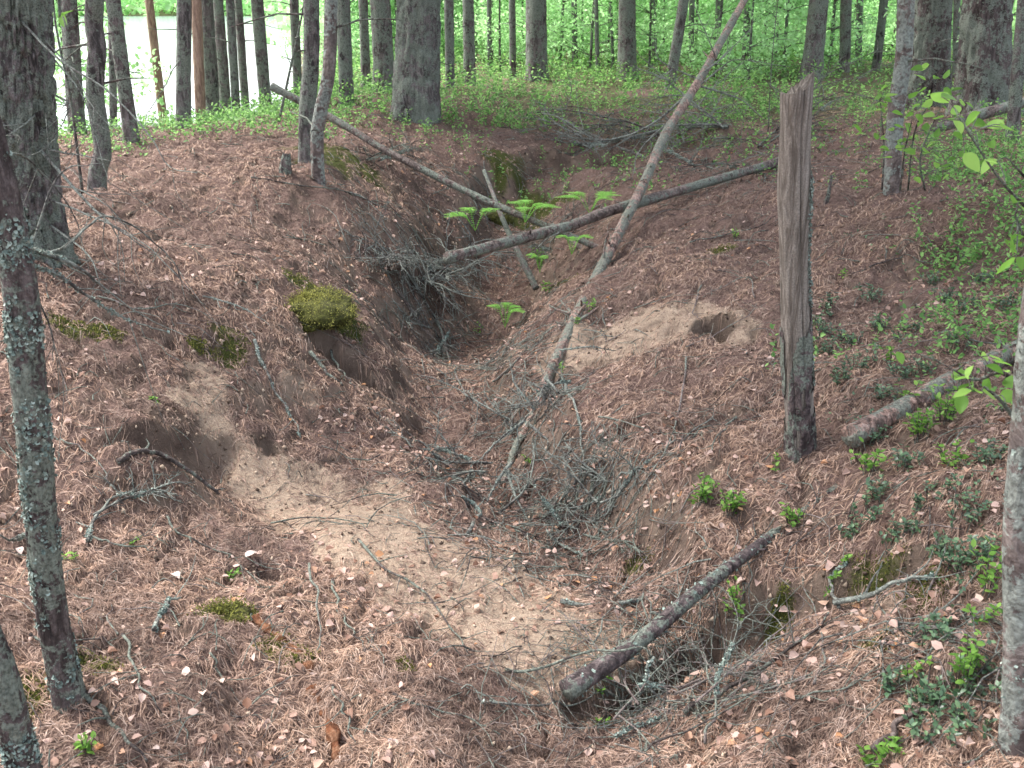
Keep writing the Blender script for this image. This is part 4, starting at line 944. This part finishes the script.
# tangled lichened brush heaps
def brush(px, py, n, L, label, ang, spread, mt='lich_twig', up=.3, r0=.006):
    c = G(px, py); root = empty('dead_bough', c, label, 'dead branch'); mb = MB()
    def grow(p, d, L, r, depth):
        m = 6; pp = [p]
        for i in range(m-1):
            d = d+np.array([random.gauss(0, .16), random.gauss(0, .16), random.gauss(0, .10)-.03]); d /= np.linalg.norm(d)
            q = pp[-1]+d*L/(m-1); q[2] = max(q[2], H1(q[0], q[1])+r+.004); pp.append(q)
        pp = np.array(pp); add_tube(mb, pp, np.linspace(r, r*.5, m), 5, caps=False)
        if depth > 0:
            for i in range(1, m):
                for s in range(random.choice([1, 2])):
                    e = d+np.array([random.gauss(0, .8), random.gauss(0, .8), random.gauss(0, .35)]); e /= np.linalg.norm(e)
                    grow(pp[i], e, L*random.uniform(.3, .6), r*.55, depth-1)
        return pp
    main = None
    for i in range(n):
        a = ang+random.gauss(0, spread); s = c+np.array([random.gauss(0, .05), random.gauss(0, .05), .03])
        m_ = grow(s, np.array([math.cos(a), math.sin(a), up*random.random()]), L*random.uniform(.7, 1.1), r0, 2); main = m_ if main is None else main
    mb.build('twigs', M[mt], root, loc=c)
    lichen_on(main, np.full(len(main), r0), 700, .0045*(1+.12*max(0, c[1]-4)), root, c)
brush(425, 285, 6, .50, 'bushy heap of teal lichened twigs beside the mossy clump', 1.2, 1.1, up=.9, r0=.009)
brush(415, 262, 4, .42, 'upper grey twiggy bough above the bushy heap of lichened twigs', 4.6, .9, up=.5, r0=.008)
brush(445, 335, 4, .45, 'grey lichened bough lying below the bushy heap', 4.2, .8, up=.5, r0=.008)
brush(480, 470, 4, .38, 'pale lichened bough at the foot of the leaning log', 3.9, .8, up=.5, r0=.007)
brush(505, 430, 3, .36, 'spiky lichened bough half covering the leaning log', 1.3, .6, up=.7, r0=.007)
brush(560, 385, 3, .34, 'thin lichened bough clinging to the leaning log below the sand', 4.4, .7, up=.5, r0=.006)
brush(520, 520, 4, .38, 'lichened bough on the trench floor left of the hollow', .4, 1.0, up=.4, r0=.007)
brush(575, 535, 3, .34, 'dark forked bough on the trench floor right of the other boughs', 1.0, 1.0, 'twig', up=.5, r0=.006)
brush(610, 505, 3, .40, 'sparse grey bough against the right wall of the trench', 2.2, .9, up=.4, r0=.006)
brush(670, 700, 4, .36, 'wiry dead bough at the near side of the bank log', .6, 1.0, 'twig_pale', .7, .004)
brush(620, 735, 3, .30, 'wiry dead bough at the bottom centre below the bank log', .2, 1.0, 'twig_pale', .6, .0035)
brush(740, 700, 3, .34, 'wiry pale bough rising right of the hollow', 1.2, .8, 'twig_pale', .8, .0035)
brush(725, 130, 4, 1.2, 'large dead grey bough beside the leaning log on the far bank', 2.4, 1.0, 'lich_twig', .8, .013)
brush(665, 140, 3, 1.1, 'grey dead bough left of the leaning log on the far bank', 2.9, .8, 'twig', .7, .012)
brush(762, 150, 5, 1.0, 'brown twiggy bough behind the broken post', .8, .9, 'twig', .8, .010)
brush(700, 170, 2, .9, 'low brown twiggy bough in front of the large dead grey one', 3.6, .9, 'twig', .5, .010)
brush(590, 150, 3, .8, 'thin grey bough on the far bank left of the leaning log, the leftmost there', 3.0, .9, 'lich_twig', .5, .009)
brush(540, 250, 4, .6, 'dark twiggy bough under the crossing log', 5.0, .9, 'twig', .5, .006)
brush(110, 520, 2, .22, 'small lichened bough by the slender pine', 1.0, .6)
brush(370, 165, 3, .6, 'twiggy grey bough at the foot of the close pair of trunks', .3, .9, 'twig', .4, .007)

# ------------------------------------------------------------------ moss cushion overhanging the left bank
def moss_cushion(px, py, Y, rx, ry, rz, label, n=9000, mt='moss', lift=.0):
    c = P(px, py, Y); c[2] = H1(c[0], c[1])+lift; root = empty('moss_cushion', c, label, 'moss')
    u = np.linspace(0, 2*math.pi, 48, endpoint=False); v = np.linspace(-.5*math.pi*.7, .5*math.pi, 22)
    U, Vv = np.meshgrid(u, v); X = np.cos(Vv)*np.cos(U); Y_ = np.cos(Vv)*np.sin(U); Z = np.sin(Vv)
    d = 1+.38*noise(X*1.6+3, Y_*1.6, Z*1.6, 14)+.16*noise(X*6, Y_*6, Z*6, 15)
    V = np.stack([X*rx*d, Y_*ry*d, Z*rz*d], -1).reshape(-1, 3); i = np.arange(21)[:, None]*48; j = np.arange(48)[None, :]
    F = np.stack([i+j, i+(j+1) % 48, i+48+(j+1) % 48, i+48+j], -1).reshape(-1, 4)
    mb = MB(); mb.add(V, F); mb.build('turf', M['moss_body'], root, smooth=True)
    k = RNG.integers(0, len(V), n); p = V[k]+RNG.normal(0, .012, (n, 3)); kk = (p[:, 2] > -rz*.75) & (noise(p[:, 0]*14, p[:, 1]*14, p[:, 2]*14, 16) > -.35); p = p[kk]
    mb = MB(); mb.add(*leaf_cloud(p, RNG.uniform(.006, .014, len(p)), .6, .4, None, .3, -.7)); mb.build('moss', M[mt], root)
moss_cushion(306, 296, 5.3, .27, .24, .10, 'bright yellow green moss clump overhanging the eroded left bank', 18000, 'moss_bright', -.055)
moss_cushion(225, 622, 2.72, .09, .05, .025, 'flat mossy lip on the lower left slope', 3000)
moss_cushion(500, 178, 9.3, .12, .10, .10, 'dark green moss hump in the far trench wall', 2500)

# pale leaves that stand out, rust coloured rotten wood
for i, (px, py, s, lab) in enumerate([(246,560,.07,'large pale pink leaf curled on needles above the left slope'),(252,570,.045,'small whitish leaf tucked under the large pale one'),(315,678,.035,'pale leaf by the foot of the straight grey stick'),(160,752,.045,'cream leaf near the bottom left'),(395,742,.05,'white curled leaf at the bottom centre left'),(173,578,.055,'brown pink bark flake on the left slope'),(20,552,.04,'pale leaf left of the slender pine')]):
    g = G(px, py); g[2] = H1(g[0], g[1])+.012; mb = MB(); V, F = leaf_hi([g], s*.8, .25, .85, 0, .9); mb.add(V, F)
    tag(mb.build('fallen_leaf', M['pale_leaf'], loc=g), lab, 'leaf')
M['rot'] = bark_mat('rotten_wood', (.14, .045, .018), (.20, .09, .045), (.27, .15, .09), 0, vz=1)
for poly, lab in [([(255,620),(285,645),(312,672)], 'crumbling rust brown rotten wood on the lower left slope'), ([(312,690),(328,720),(340,765)], 'rust brown rotten wood strip near the bottom left')]:
    pp = [];
    for q in poly: g = G(*q); pp.append(g+np.array([0, 0, -.001]))
    pth = smooth_path(pp, 50); mb = MB(); add_tube(mb, pth, .013*(1+.6*noise2(np.linspace(0, 14, 50), np.zeros(50)+3, 3)), 18, bark=.8, fz=20)
    tag(mb.build('rotten_wood', M['rot'], smooth=False, loc=pp[0]), lab, 'rotten wood')

# ------------------------------------------------------------------ green plants that one can pick out
def plant(px, py, nst, h, ls, nl, label, mt='leaf', name='bilberry_sprig', cat='plant', group=None, aspect=.55, lean=.5, spread=.06):
    g = G(px, py); g[2] = H1(g[0], g[1]); root = empty(name, g, label, cat, group); a = MB(); b_ = MB()
    sprigs(g, nst, h, ls, spread, nl, a, b_, lean, aspect)
    b_.build('stem', M['twig'], root, loc=g); a.build('foliage', M[mt], root, loc=g)
for px, py, nst, h, ls, lab in [
 (75,560,3,.05,.018,'tiny green sprig touching the slender pine'),(137,545,2,.03,.016,'tiny bright sprig on the brown twig at lower left'),(85,760,4,.06,.024,'fresh green sprig at the bottom left'),(232,585,3,.035,.022,'small dark green seedling right of the slender pine'),
 (155,402,3,.03,.02,'small feathery green sprig on the left bank'),(700,505,16,.11,.024,'leafy sprig cluster on the right wall below the post'),(730,515,14,.10,.024,'second leafy cluster right beside the first below the post'),(775,470,3,.06,.02,'small sprig at the foot of the post'),
 (790,528,9,.07,.022,'bright sprig at the upper end of the bank log'),(735,618,8,.09,.022,'sprig growing over the middle of the bank log'),(605,690,4,.05,.022,'thin leaved tuft under the cut end of the bank log'),(600,725,3,.03,.018,'small green weed below the cut end of the bank log'),
 (825,590,3,.07,.02,'lone bright sprig above the lichened twig'),(870,475,10,.10,.024,'upright sprig right of the post foot'),(920,440,16,.14,.026,'big bright sprig cluster against the broken log'),(945,425,16,.14,.026,'bright sprig cluster right of the big one against the broken log'),
 (985,590,9,.13,.026,'yellow green sprig left of the near birch trunk'),(978,625,4,.07,.022,'smaller sprig below the yellow green one'),(910,680,4,.05,.02,'sprig pair on the lower right slope'),(965,680,12,.11,.024,'bright sprig beside the near birch foot'),(1010,720,5,.08,.024,'bright sprig at the foot of the near birch'),
 (870,765,5,.07,.026,'bright sprig at the bottom edge on the right'),(885,755,3,.05,.024,'smaller sprig right of the one at the bottom edge'),(840,565,3,.04,.018,'pale sprig left of the mossy hollow'),(950,470,10,.10,.024,'sprig under the broken log'),(905,410,10,.11,.024,'sprig in front of the broken log'),
 (560,372,3,.05,.02,'tiny sprig by the sandy patch'),(590,315,5,.07,.022,'bright sprig at the top of the sandy patch'),(580,325,3,.05,.022,'smaller bright sprig at the sandy patch'),(480,335,4,.07,.022,'pale green sprig on the trench floor'),(540,265,5,.14,.035,'bright sprig beneath the crossing log'),(548,295,4,.10,.03,'leafy sprig between fern and leaning log'),
 (890,365,4,.09,.03,'single tall sprig in the middle of the right bank'),(735,240,4,.06,.022,'yellow sprig left of the post on the bank'),(842,280,4,.06,.022,'small sprig right of the post'),(525,463,3,.03,.02,'tiny sprig on the foot of the leaning log')]:
    plant(px, py, nst, h, ls, 6, lab, 'leaf')
grp = 'low lingonberry plants scattered over the right bank'
for px, py in [(820,330),(850,345),(880,330),(905,335),(860,370),(840,380),(900,380),(925,375),(890,400),(930,500),(905,470),(960,520),(900,540),(940,560),(975,560),(880,500),(860,530),(930,640),(985,690),(940,700),(920,730),(900,700),(960,735),(870,445),(820,350),(835,310),(870,300),(940,300),(965,310),(985,285),(1000,310),(930,285),(960,350),(990,460),(960,580)]:
    plant(px+random.uniform(-4, 4), py, 13, .065, .020, 7, 'low dark green lingonberry plant on the needle covered right bank', 'lingon', 'lingonberry_plant', group=grp, spread=.12)

def fern(px, py, Y, label, nf=5, L=.30, aim=None):
    L *= .8; Y -= .12
    c = P(px, py, Y); root = empty('fern', c, label, 'fern')
    for f in range(nf):
        a = (aim if aim is not None else 0)+(f-nf/2)*1.0+random.gauss(0, .2); l_ = L*random.uniform(.7, 1.1)
        p0 = c+np.array([0, 0, -.08]); p1 = c+np.array([math.cos(a)*l_*.4, math.sin(a)*l_*.4, .05]); p2 = c+np.array([math.cos(a)*l_, math.sin(a)*l_, .05])
        pth = smooth_path([p0, p1, p2], 22); mb = MB(); add_tube(mb, pth, np.linspace(.002, .0007, 22), 4, caps=False)
        side = np.array([-math.sin(a), math.cos(a), 0]); fw = np.array([math.cos(a), math.sin(a), 0])
        for k in range(3, 22):
            w = .52*l_*math.sin(math.pi*min(1, (22-k)/15+.02))**.7*.75*(1-(k-5)/20)+.01
            for s in (-1, 1):
                q0 = pth[k]; e = q0+side*s*w+fw*w*.35+np.array([0, 0, random.uniform(-.12, .05)*w])
                m_ = 7; tt = np.linspace(0, 1, m_)[:, None]; ll = q0*(1-tt)+e*tt
                pos = np.repeat(ll, 2, 0)
                dv = np.tile(np.array([fw*1.0+side*s*.3, -fw*1.0+side*s*.3]), (m_, 1))
                V, F = leaf_cloud(pos, np.maximum(.006, np.repeat(w*.36*(1-.6*tt[:, 0]), 2)), .12, .6, dv, .1); mb.add(V, F)
        mb.build('frond', M['fern'], root, loc=c)
fern(475, 220, 7.5, 'bright fern left of the two above the crossing log', 4, .30, 2.8)
fern(525, 212, 7.6, 'bright fern in the angle between pole and crossing log', 5, .32, .8)
fern(590, 203, 7.9, 'bright fern standing behind the crossing log', 5, .34, 1.6)
fern(572, 243, 6.9, 'small fern frond hanging before the crossing log', 3, .2, 5)
fern(505, 316, 6.5, 'small fern on the trench floor', 4, .17, 1.5)
fern(540, 262, 7.2, 'tiny fern in the shadow below the crossing log', 3, .15, 4.5)

# leafy bush, right: thin dark stems with broad leaves
def leafy(polys, label, leafspots, ls, name='rowan_bush', mt='leaf', cat='bush'):
    B = P(*polys[0][0]); root = empty(name, B, label, cat)
    for poly, r in zip(polys, [.006]*len(polys)):
        pth = smooth_path([P(*q) for q in poly], 14); mb = MB(); add_tube(mb, pth, np.linspace(r, .0018, 14), 6); mb.build('stem', M['twig'], root, smooth=True, loc=B)
    pos = []; sz = []
    for (px, py, Y, n, sp) in leafspots:
        for i in range(n): pos.append(P(px+random.gauss(0, sp), py+random.gauss(0, sp*.8), Y+random.gauss(0, .06))); sz.append(ls*random.uniform(.7, 1.15))
    # each leaf hangs on a petiole that runs to the nearest stem point
    stems = np.vstack([smooth_path([P(*q) for q in poly], 14) for poly in polys]); pet = MB()
    for p in pos:
        k = np.argmin(((stems-p)**2).sum(1)); add_tube(pet, smooth_path([stems[k], (stems[k]+p)/2+np.array([0, 0, .01]), p], 4), np.linspace(.0016, .0009, 4), 4, caps=False)
    pet.build('twig', M['twig'], root, loc=B)
    mb = MB(); mb.add(*leaf_hi(pos, np.array(sz), .5, .68)); mb.build('foliage', M[mt], root, smooth=True, loc=B)
    return root
leafy([[(882,190,5.8),(884,150,5.8),(882,120,5.7),(880,100,5.6)],[(900,190,5.8),(905,150,5.7),(912,120,5.6)],[(925,190,5.6),(920,160,5.5),(930,130,5.4),(945,100,5.3)],[(908,190,5.8),(915,130,5.6),(935,95,5.4),(938,70,5.3)]],
      'leafy bush with thin dark stems before the slim pale birch', [(890,95,5.5,6,9),(960,120,5.3,6,10),(970,150,5.4,7,12),(870,140,5.6,6,9),(885,108,5.6,8,9),(915,120,5.6,9,12),(900,135,5.7,8,10),(928,145,5.5,8,10),(940,85,5.3,6,8),(925,72,5.3,2,8),(955,100,5.3,6,10),(905,155,5.6,7,12),(940,160,5.5,8,14)], .062)
leafy([[(1070,330,2.6),(1040,230,2.5),(1000,180,2.4),(960,120,2.3)],[(1070,330,2.6),(1035,200,2.4),(1010,160,2.3)],[(1070,330,2.6),(1030,250,2.4),(1015,215,2.3)]],
      'soft near leaves on an arching twig entering from the right edge', [(968,122,2.4,3,7),(945,105,2.4,3,10),(965,153,2.4,1,3),(990,155,2.35,2,6),(1016,205,2.3,3,7),(1018,235,2.3,4,7),(1020,255,2.3,3,5),(1000,130,2.4,2,8)], .05, 'hazel_twig')
leafy([[(1018,385,1.95),(1000,372,1.95),(975,380,1.95),(950,368,1.95)],[(1016,420,1.95),(1000,400,1.95),(985,388,1.95)]],
      'bright green leaves sprouting from the near birch trunk', [(985,358,1.95,4,6),(960,370,1.95,3,8),(985,390,1.95,5,9),(1000,375,1.95,3,6),(955,395,1.95,2,5),(897,352,2.0,1,1)], .042, 'birch_shoot', cat='shoot')
leafy([[(50,-60,1.9),(58,-10,1.9),(60,20,1.9)]], 'small blurred leaf hanging in at the top left', [(60,15,1.9,3,3)], .03, 'hanging_shoot', cat='shoot')
